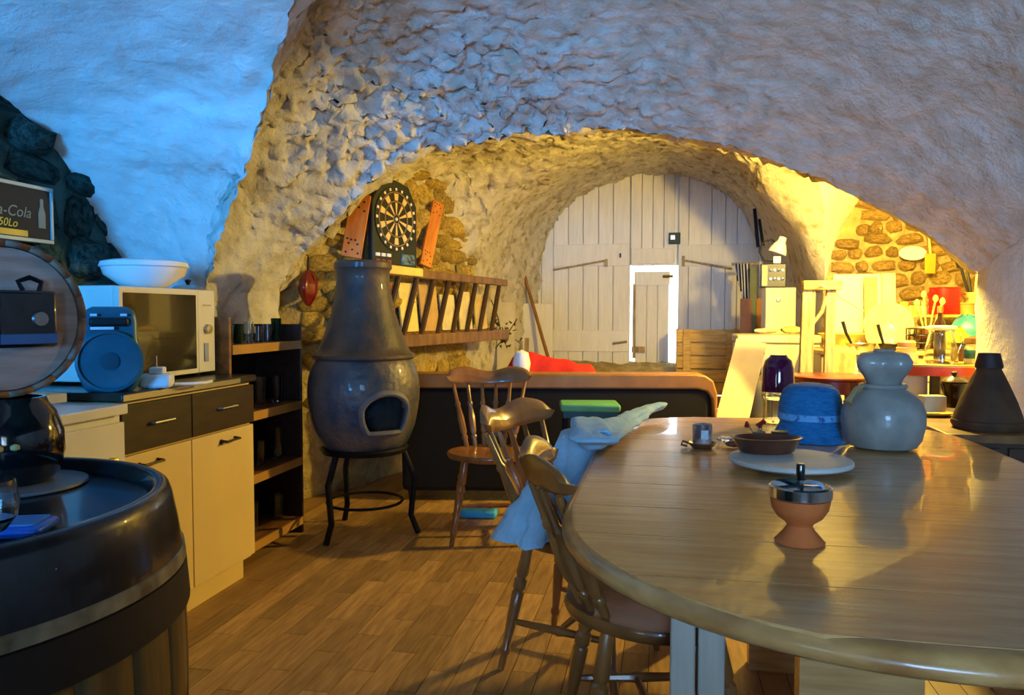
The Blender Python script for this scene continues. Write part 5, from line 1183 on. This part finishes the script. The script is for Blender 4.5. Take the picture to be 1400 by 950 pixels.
# ---------------------------------------------------------------- sideboard by the pillar
def sideboard():
    zt = .70; x0 = Wz(1258, 578, zt).x; x1 = 1.50; y0 = 3.28; y1 = 3.98
    t = thing('low_sideboard', 'low dark brown wooden sideboard against the plaster pillar', 'sideboard', (x0, y0, 0)); W_ = x1 - x0; D = y1 - y0
    SB = mat('dark_sideboard', (76, 50, 26), .5, rgb2=(56, 36, 18), scale=4, stretch=(1, 5, 5))
    MB().b2((.015, .02, .06), (W_, D, zt - .036)).build('body', SB, t)
    MB().b2((0, 0, zt - .035), (W_, D, zt)).build('top', mat('worn_brown_top', (150, 110, 56), .4, rgb2=(96, 60, 28), scale=6), t, bevel=.006)
    for k in range(2): d = MB().b2((.02 + k * W_ / 2, 0.0, .08), (k * W_ / 2 + W_ / 2 - .01, .019, zt - .05)).build('door', SB, t, bevel=.003); MB().lathe([(.006, 0), (.014, .012), (.01, .02), (0, .021)], 12, (W_ / 2 + (-.05 if k == 0 else .06), 0, .42), RX(PI / 2)).build('knob', STEEL, d)
    for x in (.04, W_ - .04):
        for y in (.05, D - .05): MB().lathe([(.018, 0), (.024, .06)], 10, (x, y, 0)).build('foot', SB, t)
    z = zt + .001
    p = Wz(1283, 571, z); t = thing('saucer_plate', 'yellowish plate on the sideboard with a small white carton on it', 'plate', (p.x + .0, p.y + .08, z))
    MB().lathe([(0, 0), (.06, 0), (.085, .012), (.086, .016), (.058, .006), (0, .005)], 32).build('dish', mat('yellow_plate', (206, 176, 70), .3), t)
    MB().tube([(.085 * math.cos(a), .085 * math.sin(a), .015) for a in [2 * PI * j / 32 for j in range(33)]], .003, 6).build('rim', mat('yellow_plate', (206, 176, 70), .3), t)
    tag(MB().b2((-.05, -.035, 0), (.05, .035, .075)).build('carton', mat('pale_carton', (206, 196, 150), .6), loc=(p.x + .0, p.y + .09, z + .0175), rot=(0, 0, .2), bevel=.004), 'small pale carton standing on the yellowish plate', 'carton')
    p = Wz(1308, 560, z); t = thing('sugar_pot', 'small dark lidded pot beside the conical pot on the sideboard', 'pot', (p.x + .02, p.y + .10, z))
    MB().lathe([(0, 0), (.04, 0), (.05, .02), (.045, .06), (.06, .10), (.066, .125), (.055, .13), (0, .13)], 28).build('body', BLACKG, t)
    MB().lathe([(.062, .131), (.05, .145), (.02, .158), (.012, .166), (.018, .178), (0, .186)], 24).build('lid', mat('dark_brown_lid', (70, 48, 30), .3, coat=.3), t)
    p = Wz(1350, 594, z); t = thing('conical_pot', 'large dark brown conical clay pot with a stubby knob by the pillar', 'pot', (p.x - .0, y0 + .2, z))
    t.location.x = min(Wy(1350, 580, y0 + .2).x, x1 - .135)
    CB = mat('brown_clay_cone', (92, 62, 32), .75, rgb2=(64, 40, 20), scale=7, bump=.3)
    MB().lathe([(0, 0), (.125, 0), (.135, .02), (.132, .035)], 40).build('base_dish', CB, t)
    MB().lathe([(.128, .036), (.122, .06), (.105, .11), (.08, .17), (.055, .225), (.045, .245), (.05, .252)], 40).build('cone', CB, t)
    MB().lathe([(.05, .25), (.052, .258), (.04, .31), (.034, .29), (0, .296)], 28).build('knob', mat('dark_knob', (44, 30, 22), .6), t)
sideboard()
